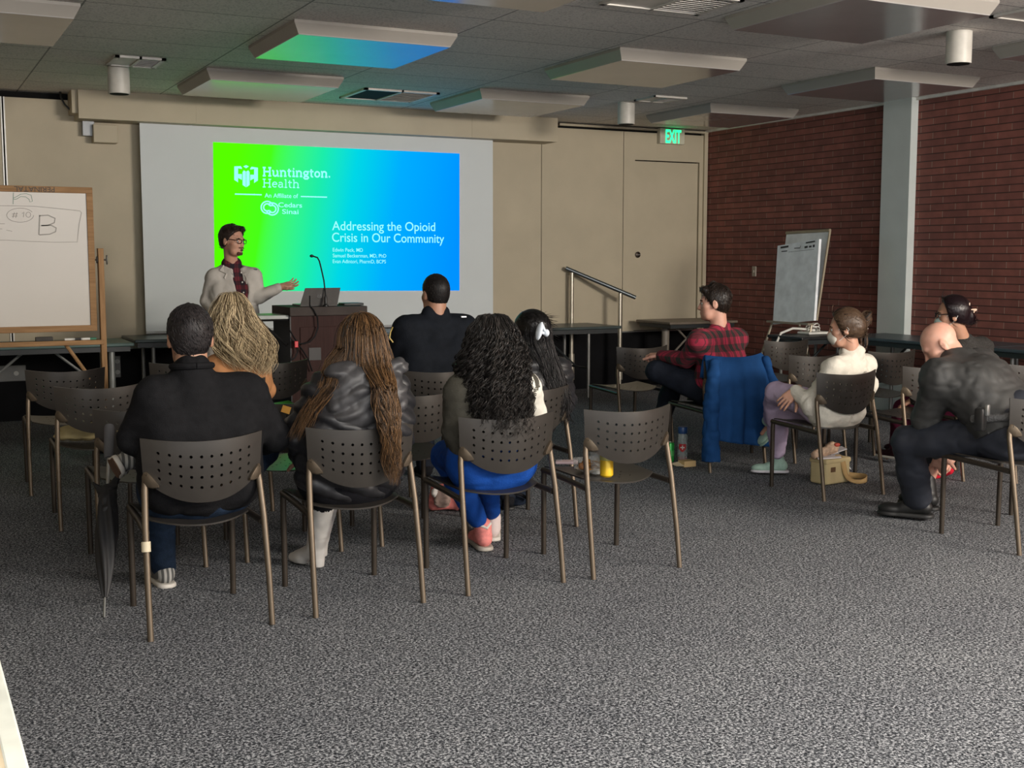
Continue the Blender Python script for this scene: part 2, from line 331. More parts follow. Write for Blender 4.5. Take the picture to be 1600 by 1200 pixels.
def vent(x0, x1, y0, y1, label, black=False):
    t = empty('ceiling_vent', ((x0+x1)/2, (y0+y1)/2, CEIL), label, 'air vent')
    f = MB(); z0, z1 = CEIL-0.018, CEIL-0.001; e = 0.035
    f.b2((x0, y0, z0), (x1, y0+e, z1)).b2((x0, y1-e, z0), (x1, y1, z1)).b2((x0, y0, z0), (x0+e, y1, z1)).b2((x1-e, y0, z0), (x1, y1, z1)).b2(((x0+x1)/2-0.01, y0, z0), ((x0+x1)/2+0.01, y1, z1))
    f.build('frame', m_vent, t, False)
    MB().b2((x0+e, y0+e, CEIL-0.010), ((x0+x1)/2, y1-e, CEIL-0.002)).build('dark_opening', m_dark if black else m_vent, t, False)
    s = MB()
    xa, xb = (x0+x1)/2+0.01, x1-e
    for q in range(9):
        y = y0+e+(q+0.5)*(y1-y0-2*e)/9; s.box(((xa+xb)/2, y, CEIL-0.010), (xb-xa, (y1-y0-2*e)/9*0.9, 0.003), Matrix.Rotation(0.25, 3, 'X'))
    s.build('louvres', m_vent, t, False)
vent(1.58, 1.96, 9.68, 10.15, 'small square ceiling vent above the left downlight')
vent(3.88, 4.62, 10.50, 11.20, 'ceiling return vent with a black open half above the screen', True)
vent(6.50, 6.86, 9.72, 10.10, 'small pale ceiling vent left of the exit sign')
vent(3.86, 4.58, 5.92, 6.40, 'ceiling vent cut by the top edge of the photo')
vent(6.28, 6.9, 5.1, 5.62, 'ceiling vent at the right photo edge above the cream downlight')
# exit sign
e0, e1 = at(1031, 200, YF-0.06), at(1069, 226, YF-0.06)
t = empty('exit_sign', ((e0.x+e1.x)/2, YF, e1.z), 'beige box sign with glowing green EXIT letters above the door', 'exit sign')
MB().b2((e0.x, YF-0.07, e1.z), (e1.x, YF+0.0, e0.z), 0.006).build('case', M('beige_plastic', (0.55, 0.52, 0.42), 0.5), t, False)
mb = MB(); q = at(1040, 222.5, YF-0.072)
text_mesh(mb, 'EXIT', (q.x, YF-0.073, q.z), (1, 0, 0), (0, 0, 1), at(1064, 222, YF-0.07).x-q.x, at(1040, 202.5, YF-0.07).z-q.z, bold=0.022)
mb.build('letters', emit('exit_green', (0.02, 1.0, 0.30), 2.2), t, False)
# switch on the brick, wall box and its cable
p = atx(1179, 424, XR)
t = empty('light_switch', (XR, p.y, p.z), 'small grey light switch plate on the brick wall', 'light switch')
MB().b2((XR-0.012, p.y-0.035, p.z-0.058), (XR, p.y+0.035, p.z+0.058), 0.004).build('plate', M('grey_plate', (0.32, 0.28, 0.24), 0.4, 0.2), t, False)
MB().b2((XR-0.022, p.y-0.008, p.z-0.014), (XR-0.01, p.y+0.008, p.z+0.014)).build('toggle', M('grey_plate2', (0.4, 0.36, 0.3), 0.4), t, False)
a, b = at(145, 194, 12.0), at(184, 224, 12.0); a2, b2_ = at(128, 190, 12.06), at(146, 213, 12.06)
t = empty('wall_box', ((a.x+b.x)/2, YF, b.z), 'beige metal junction box under the left end of the soffit', 'junction box')
MB().b2((a.x, 11.98, b.z), (b.x, YF, a.z), 0.006).build('cover', m_beige, t, False)
MB().b2((a2.x, 12.04, b2_.z), (a.x+0.02, YF, s1.z+0.01), 0.004).build('conduit_body', M('grey_steel_box', (0.25, 0.26, 0.27), 0.4, 0.4), t, False)
pts = [at(94, 141, 12.05), at(95, 152, 12.03), at(101, 163, 12.02), at(109, 171, 12.02), at(118, 176, 12.03)]
tag(MB().tube(pts, 0.009, 8).build('cable', M('black_rubber', (0.012, 0.012, 0.012), 0.5)), 'short black cable looping from the ceiling into the soffit end', 'cable')
# outlets on the stage face
def outlet(px, py, ww, hh, label):
    p = at(px, py, YF-0.05)
    t = empty('outlet', (p.x, YF-0.03, p.z), label, 'outlet')
    MB().b2((p.x-ww, YF-0.05, p.z-hh), (p.x+ww, YF-0.03, p.z+hh), 0.005).build('plate', M('outlet_grey', (0.10, 0.10, 0.095), 0.4, 0.3), t, False)
    f = MB()
    for s in (-1, 1): f.lathe((p.x+(s*ww*0.5 if ww > hh else 0), YF-0.052, p.z+(0 if ww > hh else s*hh*0.5)), [(0, -0.003), (0.022, -0.003), (0.022, 0.003), (0, 0.003)], 16, Matrix.Rotation(PI/2, 3, 'X'))
    f.build('sockets', M('outlet_face', (0.3, 0.3, 0.28), 0.4), t)
outlet(183.5, 573, 0.032, 0.105, 'narrow grey outlet plate on the black stage face behind the chairs')
outlet(10, 584, 0.17, 0.075, 'wide grey floor socket box on the stage face at the left photo edge')
# ---------------------------------------------------------------- projection screen and slide
YS = 11.97
t = empty('projection_screen', (4.1, YS, 0.78), 'white pull-down projection screen showing a green and blue slide', 'projection screen')
x0, x1 = at(218, 195, YS).x, at(770, 225, YS).x
mscr = M('matte_screen_fabric', (0.64, 0.68, 0.69), 0.8, 0, 2, 0.02)
MB().b2((x0, YS, 0.80), (x1, YS+0.006, s1.z+0.08)).build('screen_fabric', mscr, t, False)
MB().tube([(x0, YS+0.003, 0.80), (x1, YS+0.003, 0.80)], 0.015, 10).build('bottom_bar', M('screen_bar', (0.4, 0.4, 0.4), 0.4), t)
YL = YS-0.004
c4 = [at(333, 222, YL), at(718, 240, YL), at(718, 454, YL), at(336, 455, YL)]
m, nt, b = nodes('projected_slide_light'); L = nt.links
tc = N(nt, 'ShaderNodeTexCoord'); mp = N(nt, 'ShaderNodeSeparateXYZ'); L.new(tc.outputs['Generated'], mp.inputs[0])
ad = N(nt, 'ShaderNodeMath', operation='MULTIPLY_ADD'); ad.inputs[1].default_value = -0.10; L.new(mp.outputs['Z'], ad.inputs[0]); L.new(mp.outputs['X'], ad.inputs[2])
r = ramp(nt, ad.outputs[0], [(0.0, (0.095, 1.08, 0.000)), (0.13, (0.065, 1.02, 0.009)), (0.33, (0.012, 0.85, 0.40)), (0.47, (0.0, 0.68, 0.80)), (0.66, (0.0, 0.42, 1.0)), (0.95, (0.0, 0.29, 1.1))])
L.new(r.outputs[0], b.inputs['Emission Color']); b.inputs['Emission Strength'].default_value = 1.0; b.inputs['Base Color'].default_value = (0.0, 0.0, 0.0, 1); b.inputs['Specular IOR Level'].default_value = 0
mb = MB(); mb.poly(c4, (0, 0.003, 0)); sl = mb.build('projected_slide', m, t, False)
m_let = emit('slide_lettering', (0.26, 0.80, 0.82), 1.0)
YT = YL-0.002
def sp(x, y): return at(x, y, YT)
def slide_text(name, txt, xa, xb, yb, cap, bold=0.0, slope=0.0):
    a, b = sp(xa, yb), sp(xb, yb+slope); mb = MB()
    xd = (b-a).normalized(); text_mesh(mb, txt, a, xd, (0, 0, 1), (b-a).length, (sp(xa, yb-cap)-a).length, bold=bold)
    return mb.build(name, m_let, sl, False)
slide_text('title_line', 'Addressing the Opioid', 519, 680, 359.5, 14, 0.004, 1.5)
slide_text('title_line', 'Crisis in Our Community', 519, 694, 377.5, 14, 0.004, 2)
slide_text('name_line', 'Edwin Peck, MD', 520, 567, 393, 5.6, 0.004, 0.5)
slide_text('name_line', 'Samuel Beckerman, MD, PhD', 520, 603.5, 402, 5.6, 0.004, 0.5)
slide_text('name_line', 'Evan Adintori, PharmD, BCPS', 520, 603, 411, 5.6, 0.004, 0.5)
slide_text('affiliate_line', 'An Affiliate of', 413.5, 466, 308.5, 6.6, 0.010, 1)
slide_text('partner_name', 'Cedars', 435, 472, 323.5, 7.2, 0.012, 0.8)
slide_text('partner_name', 'Sinai', 441, 466.5, 334, 7.2, 0.012, 0.6)
mb = MB()
for xa, xb, y in ((367, 409, 303.2), (470, 511, 307)):
    stroke(mb, [sp(xa, y), sp(xb, y+(xb-xa)*0.026)], 0.012, (0, -1, 0))
mb.build('divider_line', m_let, sl, False)
# slab-serif wordmark, drawn letter by letter
def arc(cx, cy, rx, ry, a0, a1, n=14): return [(cx+rx*math.cos(math.radians(a0+(a1-a0)*i/n)), cy+ry*math.sin(math.radians(a0+(a1-a0)*i/n))) for i in range(n+1)]
GL = {
 'H': (0.88, [[(.17, 0), (.17, 1)], [(.69, 0), (.69, 1)], [(.17, .52), (.69, .52)], [(.03, .03), (.31, .03)], [(.03, .97), (.31, .97)], [(.55, .03), (.83, .03)], [(.55, .97), (.83, .97)]]),
 'u': (0.72, [[(.15, .66), (.15, .22)] + arc(.32, .2, .17, .17, 180, 300), [(.54, .66), (.54, 0)], [(.02, .64), (.15, .64)], [(.42, .64), (.54, .64)], [(.54, .03), (.67, .03)], [(.40, .06), (.54, .18)]]),
 'n': (0.72, [[(.15, 0), (.15, .66)], arc(.34, .46, .2, .19, 150, 0) + [(.54, .2), (.54, 0)], [(.03, .03), (.27, .03)], [(.42, .03), (.66, .03)], [(.03, .64), (.15, .64)]]),
 't': (0.45, [[(.18, .9), (.18, .2)] + arc(.3, .17, .12, .14, 180, 300), [(.03, .64), (.40, .64)]]),
 'i': (0.34, [[(.17, 0), (.17, .66)], [(.04, .03), (.30, .03)], [(.05, .64), (.17, .64)], [(.11, .9), (.23, .9)]]),
 'g': (0.62, [arc(.28, .43, .19, .21, 0, 360), [(.2, .21), (.13, .12), (.3, .06), (.5, .02), (.54, -.1), (.42, -.23), (.18, -.23), (.07, -.12), (.2, .02)], [(.42, .58), (.58, .64)]]),
 'o': (0.64, [arc(.31, .33, .22, .30, 0, 360, 20)]),
 'e': (0.58, [[(.09, .38), (.49, .38)] + arc(.29, .35, .21, .30, 10, 315, 20)]),
 'a': (0.60, [[(.1, .54), (.2, .63), (.36, .62), (.43, .5), (.43, .1), (.54, .03)], arc(.25, .2, .17, .17, 60, 330)]),
 'l': (0.35, [[(.17, 0), (.17, 1)], [(.04, .03), (.30, .03)], [(.05, .97), (.17, .97)]]),
 'h': (0.72, [[(.15, 0), (.15, 1)], arc(.34, .46, .2, .19, 150, 0) + [(.54, .2), (.54, 0)], [(.03, .03), (.27, .03)], [(.42, .03), (.66, .03)], [(.03, .97), (.15, .97)]]),
 '.': (0.28, [[(.06, .07), (.2, .07)]])}
def wordmark(txt, xa, xb, yb, cap, wd, slope):
    a, b = sp(xa, yb), sp(xb, yb+slope); tot = sum(GL[c][0] for c in txt); u = (b-a)/tot; v = sp(xa, yb-cap)-a; mb = MB(); x = 0
    for c in txt:
        ww, st = GL[c]
        for s in st: stroke(mb, [a+u*(x+p)+v*q for p, q in s], wd, (0, -1, 0))
        x += ww
    mb.build('wordmark', m_let, sl, False)
wordmark('Huntington.', 410, 517, 275, 13.6, 0.0165, 2.2)
wordmark('Health', 410, 468.5, 292.5, 13.0, 0.0105, 1.2)
# emblem: twin pillars around a pointed centre column with a dot over it
mb = MB()
def fill(pts): mb.bm.faces.new([mb.bm.verts.new(sp(*p)) for p in pts])
fill([(366, 260), (372, 263), (372, 272), (378, 272), (378, 281), (372, 278), (372, 285), (366, 281)])
fill([(403, 262), (397, 264), (397, 273), (391, 273), (391, 282), (397, 279), (397, 286), (403, 282)])
fill([(379, 269), (381, 266), (384.2, 268), (384.2, 292.5), (379, 289)]); fill([(390, 269), (388, 266), (384.9, 268), (384.9, 292.5), (390, 289)])
fill([(366, 260), (376, 259.5), (378, 262), (378, 264), (372, 263)]); fill([(403, 262), (393, 260.5), (391, 263), (391, 265), (397, 264)])
fill([(380, 260), (384.5, 258), (389, 260), (384.5, 263)])
mb.build('emblem', m_let, sl, False)
mb = MB()
ZL = lambda pts: [sp(x, y) for x, y in pts]
for rr in (9.4, 5.6):
    stroke(mb, ZL([(417.5+rr*1.0*math.cos(math.radians(a)), 324-rr*math.sin(math.radians(a))) for a in range(20, 300, 12)] + [(425+(-0.3)*rr, 329.5+0.2*rr)]), 0.014, (0, -1, 0))
    stroke(mb, ZL([(425.5+rr*1.0*math.cos(math.radians(a)), 326.5-rr*math.sin(math.radians(a))) for a in range(200, 480, 12)] + [(418+0.3*rr, 321-0.2*rr)]), 0.014, (0, -1, 0))
mb.build('partner_emblem', m_let, sl, False)
# ================================================================ furniture
m_ttop = M('dark_teal_tabletop', (0.045, 0.062, 0.062), 0.35, 0, 6, 0.1)
m_tedge = M('black_table_edge', (0.02, 0.024, 0.026), 0.4)
m_tleg = M('grey_table_leg', (0.22, 0.22, 0.21), 0.4, 0.5)
def table(x0, x1, y0, y1, z, label, group, top=None, leg=None, ped=False, lw=0.018, endleg=0.18):
    t = empty('folding_table', ((x0+x1)/2, (y0+y1)/2, 0), label, 'table', group)
    MB().b2((x0, y0, z-0.03), (x1, y1, z), 0.008).build('tabletop', top or m_ttop, t, False)
    MB().b2((x0+0.03, y0+0.03, z-0.075), (x1-0.03, y1-0.03, z-0.03)).build('apron', m_tedge, t, False)
    lg = leg or m_tleg
    alongx = (x1-x0) > (y1-y0)
    for sx in (0, 1):
        for sy in (0, 1):
            if ped and sy: continue
            if alongx:
                x = x0+endleg if not sx else x1-endleg; y = (y0+0.1 if not sy else y1-0.1) if not ped else (y0+y1)/2
            else:
                y = y0+endleg if not sx else y1-endleg; x = x0+0.08 if not sy else x1-0.08
            MB().tube([(x, y, 0.0), (x, y, z-0.07)], 0.045 if ped else lw, 12).build('leg', lg, t)
    s = MB()
    for sx in (0, 1):
        if alongx:
            x = x0+endleg if not sx else x1-endleg; d_ = 0.45 if not sx else -0.45
            s.tube([(x, (y0+y1)/2, 0.32), (x+d_, (y0+y1)/2, z-0.08)], 0.012, 8).tube([(x, y0+0.1, 0.32), (x, y1-0.1, 0.32)], 0.012, 8)
        else:
            y = y0+endleg if not sx else y1-endleg; d_ = 0.45 if not sx else -0.45
            s.tube([((x0+x1)/2, y, 0.32), ((x0+x1)/2, y+d_, z-0.08)], 0.012, 8).tube([(x0+0.08, y, 0.32), (x1-0.08, y, 0.32)], 0.012, 8)
    s.build('brace', m_tedge if not leg else lg, t)
    return t
TZ = 0.78
table(1.93, 3.75, 11.28, 12.0, TZ, 'dark teal folding table before the stage, behind the heavy man in black', 'tables along the stage')
table(3.80, 5.35, 11.25, 11.97, TZ, 'dark folding table before the stage, behind the lectern', 'tables along the stage')
table(5.40, 7.08, 11.2, 11.93, TZ, 'dark folding table before the stage, left of the handrail', 'tables along the stage', endleg=0.36)
MB_ = at(845, 503, 11.9)
table(7.75, 8.70, 11.25, 11.95, TZ+0.02, 'brown table on a thick leg below the door at the brick corner', None, M('brown_laminate', (0.16, 0.13, 0.10), 0.4), M('taupe_leg', (0.20, 0.175, 0.145), 0.5), True, endleg=0.18)
table(0.35, 1.86, 10.9, 11.6, TZ, 'grey-legged folding table standing behind the whiteboard', 'tables along the stage', M('teal_green_top', (0.08, 0.14, 0.13), 0.4), M('silver_leg', (0.30, 0.31, 0.30), 0.4, 0.5), lw=0.028)
m_blue = M('blue_grey_tabletop', (0.045, 0.065, 0.078), 0.35, 0, 6, 0.1)
table(8.08, 8.74, 7.12, 8.95, TZ, 'long blue-grey table against the brick wall under the pillar', 'tables along the brick wall', m_blue)
table(8.08, 8.74, 5.26, 7.10, TZ, 'long blue-grey table against the brick wall behind the woman in glasses', 'tables along the brick wall', m_blue)
p = atz(1275, 521, 0.76)
p.x -= 0.12
table(p.x-0.42, p.x+0.22, p.y-0.42, p.y+0.10, 0.76, 'small black table with white cables before the flip chart', None, M('black_laminate', (0.012, 0.012, 0.013), 0.4), lw=0.016, endleg=0.1)
p0 = p
# near table at the camera's feet
t = empty('laminate_table', (-0.4, 1.5, 0), 'cream table corner at the bottom left edge of the photo', 'table')
MB().b2((-0.9, 0.45, 0.705), (0.148, 2.75, 0.74), 0.004).build('tabletop', M('cream_laminate', (0.62, 0.52, 0.36), 0.4), t, False)
MB().b2((0.118, 0.45, 0.70), (0.152, 2.76, 0.7415), 0.004).build('edge_band', M('white_edge_band', (0.72, 0.74, 0.66), 0.4), t, False)
for x in (-0.8, 0.05):
    for y in (0.6, 2.6): MB().tube([(x, y, 0), (x, y, 0.71)], 0.02, 10).build('leg', m_tleg, t)
# cable bundle and white box on the small black table
t = empty('cable_bundle', (p0.x, p0.y, 0.76), 'white coiled cable lying on the small black table', 'cable')
pts = []
for q in range(90):
    a = q*0.42; pts.append((p0.x+0.12+0.06*math.cos(a)+0.02*math.sin(q*0.2), p0.y+0.05+0.05*math.sin(a), 0.80+0.045*math.sin(a*0.31)+0.02*math.sin(a*1.1)))
mw = M('white_cable', (0.72, 0.71, 0.66), 0.5)
MB().tube(pts, 0.006, 6).build('coil', mw, t)
MB().tube([p0+Vector((0.10, 0, 0.03)), p0+Vector((-0.05, 0, 0.05)), p0+Vector((-0.2, -0.02, 0.06)), p0+Vector((-0.38, -0.06, 0.02)), p0+Vector((-0.47, -0.1, -0.08)), p0+Vector((-0.5, -0.12, -0.22))], 0.012, 8).build('cord', mw, t)
MB().box(p0+Vector((0.05, -0.05, 0.013)), (0.28, 0.18, 0.022), None, 0.006).build('white_tray', mw, t, False)
# handrail
t = empty('handrail', (6.7, 11.7, 0), 'sloping steel handrail with two posts by the stage steps', 'handrail')
r0, r1 = at(884, 419, 12.05), at(993, 465, 11.72); MB().tube([r0, r1], 0.024, 14).build('rail', M('rail_steel', (0.16, 0.18, 0.19), 0.3, 0.8), t)
for (x, y, yy) in ((893.5, 426, 12.02), (969, 458, 11.79)):
    q = at(x, y, yy); MB().tube([(q.x, q.y, 0), q-Vector((0, 0, 0.0))], 0.024, 14).tube([(q.x, q.y, 0.12), (q.x, q.y, 0.42)], 0.036, 14).build('post', M('post_steel', (0.50, 0.46, 0.38), 0.3, 0.7), t)
# ---------------------------------------------------------------- lectern and what stands on it
YLc = 9.3; lx0, lx1 = at(456, 478, YLc).x, at(574, 478, YLc).x; LT = 1.13
t = empty('lectern', ((lx0+lx1)/2, 9.55, 0), 'brown and black wooden lectern before the screen', 'lectern')
m_lw = mat_wood('maroon_brown_wood', (0.026, 0.0095, 0.008), (0.042, 0.016, 0.013))
MB().b2((lx0, YLc+0.03, 0.0), (lx1-0.06, YLc+0.05, LT-0.06)).build('front_panel', m_lw, t, False)
MB().b2((lx0+0.07, YLc+0.022, 0.15), (lx1-0.13, YLc+0.032, LT-0.16), 0.004).build('raised_panel', m_lw, t, False)
MB().b2((lx0-0.01, YLc+0.03, 0.0), (lx0, YLc+0.50, LT-0.06)).b2((lx1-0.06, YLc+0.03, 0), (lx1-0.05, YLc+0.5, LT-0.06)).b2((lx0, YLc+0.49, 0), (lx1-0.06, YLc+0.5, LT-0.06)).build('side_panel', M('black_side', (0.008, 0.008, 0.009), 0.5), t, False)
MB().b2((lx0-0.015, YLc, LT-0.07), (lx1, YLc+0.52, LT), 0.004).build('top', M('grey_brown_top', (0.06, 0.050, 0.046), 0.75), t, False)
sa = at(384, 493, 9.45); sb = at(437, 493, 9.45)
MB().b2((sa.x, YLc+0.05, sa.z-0.03), (lx0-0.01, YLc+0.45, sa.z), 0.004).build('side_shelf', M('pale_shelf', (0.35, 0.38, 0.36), 0.4), t, False)
MB().tube([(sa.x+0.08, YLc+0.08, sa.z-0.04), (lx0-0.02, YLc+0.08, sa.z-0.24)], 0.012, 8).tube([(sa.x+0.02, YLc+0.06, sa.z-0.036), (lx0, YLc+0.06, sa.z-0.036)], 0.01, 8).build('shelf_bracket', m_dark, t)
q = at(492, 553, YLc+0.02); MB().b2((q.x-0.05, YLc+0.015, q.z-0.05), (q.x+0.05, YLc+0.03, q.z+0.05)).build('cable_plate', M('dark_plate', (0.02, 0.018, 0.018), 0.5), t, False)
# laptop
Yl = 9.42; a, b_ = at(469, 477, Yl), at(527, 477, Yl); c_, d_ = at(475, 449, Yl+0.0), at(530.5, 448.5, Yl)
t = empty('laptop', ((a.x+b_.x)/2, Yl+0.1, LT), 'open grey laptop on the lectern, back to the audience', 'laptop')
wv = Vector((b_.x-a.x, 0, 0)); z0 = LT+0.006
h = (c_.z-a.z); MB().poly([(a.x, Yl, z0), (b_.x, Yl, z0), (b_.x+0.012, Yl-0.05, z0+h), (a.x+0.03, Yl-0.05, z0+h)], (0, 0.008, 0)).build('screen_lid', M('grey_laptop_shell', (0.14, 0.135, 0.13), 0.4, 0.4), t, False)
MB().b2((a.x, Yl, LT+0.001), (b_.x, Yl+0.22, LT+0.016), 0.004).build('keyboard_base', M('grey_laptop_base', (0.12, 0.12, 0.12), 0.4, 0.3), t, False)
lc = at(499, 463, Yl-0.03); mb = MB(); nn = (0, -1, 0.24)
stroke(mb, [lc+Vector((0.016*math.cos(i*PI/12), -0.002, 0.016*math.sin(i*PI/12))) for i in range(24)], 0.003, nn, True)
stroke(mb, [lc+Vector((-0.006, -0.002, -0.008)), lc+Vector((-0.001, -0.002, 0.010))], 0.003, nn); stroke(mb, [lc+Vector((0.0, -0.002, -0.01)), lc+Vector((0.006, -0.002, 0.008))], 0.003, nn)
mb.build('lid_logo', M('dark_logo', (0.03, 0.03, 0.03), 0.3), t, False)
# microphone
q = at(509, 475, 9.36)
t = empty('microphone', (q.x, q.y, LT), 'black gooseneck microphone on the lectern', 'microphone')
mk = M('mic_black', (0.012, 0.013, 0.014), 0.35, 0.3)
MB().lathe((q.x, q.y, LT), [(0.022, 0), (0.022, 0.012), (0.012, 0.02), (0.012, 0.07), (0.006, 0.09), (0, 0.09)], 16).build('stand_base', mk, t)
gp = [(q.x, q.y, LT+0.08)] + [at(x, y, 9.36) for x, y in ((508, 455), (506, 438), (502, 420), (499, 408), (496, 402.5), (490, 400.5))]
MB().tube(gp, 0.006, 8).build('gooseneck', mk, t)
hp = at(487, 400, 9.36); MB().ell(hp, (0.017, 0.012, 0.012)).build('capsule_head', mk, t)
q = at(551, 474.5, 9.5); tag(MB().b2((q.x-0.09, 9.45, LT), (q.x+0.08, 9.6, LT+0.02), 0.004).build('document_folder', M('dark_folder', (0.03, 0.035, 0.035), 0.5)), 'flat dark folder lying on the lectern right of the laptop', 'folder')
t = empty('hanging_cable', (lx0+0.15, YLc, 0), 'black cables with a red tag hanging down the lectern front', 'cable')
pl = [at(x, y, YLc-0.012) for x, y in ((484, 462), (484, 477), (490, 484), (496, 496), (497, 512), (492, 526), (484, 534), (475, 537), (466, 537), (455, 531))]
MB().tube(pl, 0.006, 7).build('cord', mk, t)
pl = [at(x, y, YLc-0.012) for x, y in ((452, 515), (460, 528), (466, 538), (474, 549), (482, 562), (488, 580))]
MB().tube(pl, 0.006, 7).tube([at(x, y, YLc-0.014) for x, y in ((464, 541), (465, 550), (461, 559), (454, 563))], 0.006, 7).build('cord', mk, t)
q = at(463, 538, YLc-0.02); MB().box(q, (0.03, 0.012, 0.05), None, 0.004).build('red_tag', M('red_plastic', (0.55, 0.03, 0.04), 0.4), t, False)
# ---------------------------------------------------------------- rolling whiteboard
YW = 9.45
tr, br_ = at(145, 293, YW), at(151, 517, YW); X1, Z1, Z0 = (tr.x+br_.x)/2, tr.z, br_.z; X0 = X1-1.83
t = empty('whiteboard', ((X0+X1)/2, YW, 0), 'oak-framed whiteboard with handwriting standing before the stage', 'whiteboard')
m_oak = mat_wood('golden_oak', (0.24, 0.135, 0.06), (0.36, 0.21, 0.10), 0, 5)
m_oakv = mat_wood('golden_oak_upright', (0.24, 0.135, 0.06), (0.36, 0.21, 0.10), 2, 5)
fwid = 0.045
MB().b2((X0+0.02, YW, Z0+0.02), (X1-0.02, YW+0.02, Z1-0.02)).build('board', M('white_melamine', (0.56, 0.525, 0.47), 0.3, 0, 2, 0.02), t, False)
MB().b2((X0, YW-0.012, Z1-fwid), (X1, YW+0.03, Z1), 0.004).b2((X0, YW-0.012, Z0), (X1, YW+0.03, Z0+fwid), 0.004).b2((X0, YW-0.0115, Z0+fwid), (X0+fwid, YW+0.03, Z1-fwid), 0.002).b2((X1-fwid, YW-0.0115, Z0+fwid), (X1, YW+0.03, Z1-fwid), 0.002).build('frame', m_oak, t, False)
pz = at(153, 388, YW); xp = at(160, 480, YW).x
for x in (xp, X0-0.06):
    MB().b2((x-0.02, YW-0.02, 0.09), (x+0.02, YW+0.045, pz.z), 0.004).build('upright', m_oakv, t, False)
    MB().b2((x-0.03, YW-0.35, 0.05), (x+0.03, YW+0.35, 0.10), 0.006).build('foot', m_oakv, t, False)
    for yy in (-0.3, 0.3): MB().lathe((x-0.012, YW+yy, 0.026), [(0.0, 0), (0.026, 0), (0.026, 0.024), (0, 0.024)], 16, Matrix.Rotation(PI/2, 3, 'Y')).build('caster', m_dark, t)
zc = at(100, 536, YW).z
MB().b2((X0-0.06, YW-0.03, zc-0.018), (xp, YW+0.03, zc+0.018), 0.004).build('crossbar', m_oak, t, False)
MB().tube([(xp-0.02, YW+0.03, zc-0.40), (at(103, 540, YW).x, YW+0.03, zc-0.01)], 0.014, 8).tube([(X0-0.05, YW+0.03, zc-0.40), (X0+0.3, YW+0.03, zc-0.01)], 0.014, 8).build('brace', m_oak, t)
zk = at(156, 406, YW).z
MB().lathe((X1, YW+0.01, zk), [(0.006, 0), (0.006, xp-X1+0.05)], 12, Matrix.Rotation(PI/2, 3, 'Y')).box((xp+0.045, YW+0.01, zk), (0.012, 0.012, 0.07), None, 0.004).box((X1+0.018, YW+0.01, zk), (0.012, 0.03, 0.05), None, 0.004).build('pivot_knob', M('knob_dark', (0.05, 0.045, 0.04), 0.4, 0.6), t)
def wp(x, y): return at(x, y, YW-0.003)
mb = MB(); nrm = (0, -1, 0)
def hand(pts, w_=0.0035): stroke(mb, [wp(0+x/4, 270+y/4) for x, y in pts], w_, nrm)
hand([(-90, 205), (60, 206), (210, 209), (350, 222), (500, 238), (510, 250), (495, 320), (488, 380), (484, 432), (340, 434), (180, 428), (40, 421), (-90, 420)])
hand([(126+84*math.cos(a*PI/14), 265+44*math.sin(a*PI/14)) for a in range(0, 27)])
hand([(90, 248), (80, 282)]); hand([(106, 248), (98, 282)]); hand([(76, 258), (112, 256)]); hand([(74, 272), (110, 270)])
hand([(138, 255), (150, 245), (146, 278)]); hand([(177+15*math.cos(a*PI/8), 262+16*math.sin(a*PI/8)) for a in range(0, 17)])
hand([(248, 265), (247, 300), (243, 388)], 0.008); hand([(246, 268), (300, 265), (345, 285), (340, 312), (300, 328), (258, 330)], 0.008); hand([(258, 330), (320, 328), (352, 345), (348, 368), (310, 384), (246, 388)], 0.008)
hand([(-40, 318), (30, 319)]); hand([(-40, 350), (14, 351)]); hand([(40, 358), (76, 366)])
mb.build('handwriting', M('grey_marker', (0.28, 0.265, 0.235), 0.5), t, False)
mb = MB(); hand([(84, 124), (83, 160), (82, 196)]); hand([(84, 158), (102, 150), (130, 133), (165, 130), (195, 140), (203, 178), (186, 182), (182, 166), (160, 150), (130, 148), (104, 164), (86, 166)])
mb.build('green_sketch', M('green_marker', (0.10, 0.22, 0.16), 0.5), t, False)
mb = MB(); a, b_ = at(22, 291, YW-0.013), at(85, 291.5, YW-0.013)
text_mesh(mb, 'PERINATAL', Vector((b_.x, YW-0.0135, Z1-0.006)), (-1, 0, 0), (0, 0, -1), b_.x-a.x, 0.036)
mb.build('frame_lettering', M('black_paint', (0.02, 0.016, 0.012), 0.5), t, False)
q = at(69, 533, YW); tag(MB().b2((q.x-0.06, YW-0.025, zc+0.0185), (q.x+0.06, YW+0.02, zc+0.05), 0.005).build('eraser', M('eraser_grey', (0.07, 0.065, 0.06), 0.8)), 'dark grey eraser lying on the whiteboard ledge', 'eraser')
for i_, (px, lab, col) in enumerate(((112, 'black-capped marker at the left of the ledge markers', (0.02, 0.02, 0.02)), (124, 'white marker in the middle of the whiteboard ledge', (0.75, 0.75, 0.7)), (136, 'white marker with green cap, rightmost on the whiteboard ledge', (0.05, 0.2, 0.12)))):
    q = at(px, 533, YW); t2 = empty('marker', (q.x, YW-0.01, zc+0.018), lab, 'marker', 'markers on the whiteboard ledge')
    MB().tube([(q.x-0.05, YW-0.012, zc+0.027), (q.x+0.02, YW-0.012, zc+0.027)], 0.009, 12).build('barrel', mw, t2)
    MB().tube([(q.x+0.021, YW-0.012, zc+0.027), (q.x+0.065, YW-0.012, zc+0.027)], 0.0095, 12).build('cap', M('cap_%d' % i_, col, 0.4), t2)
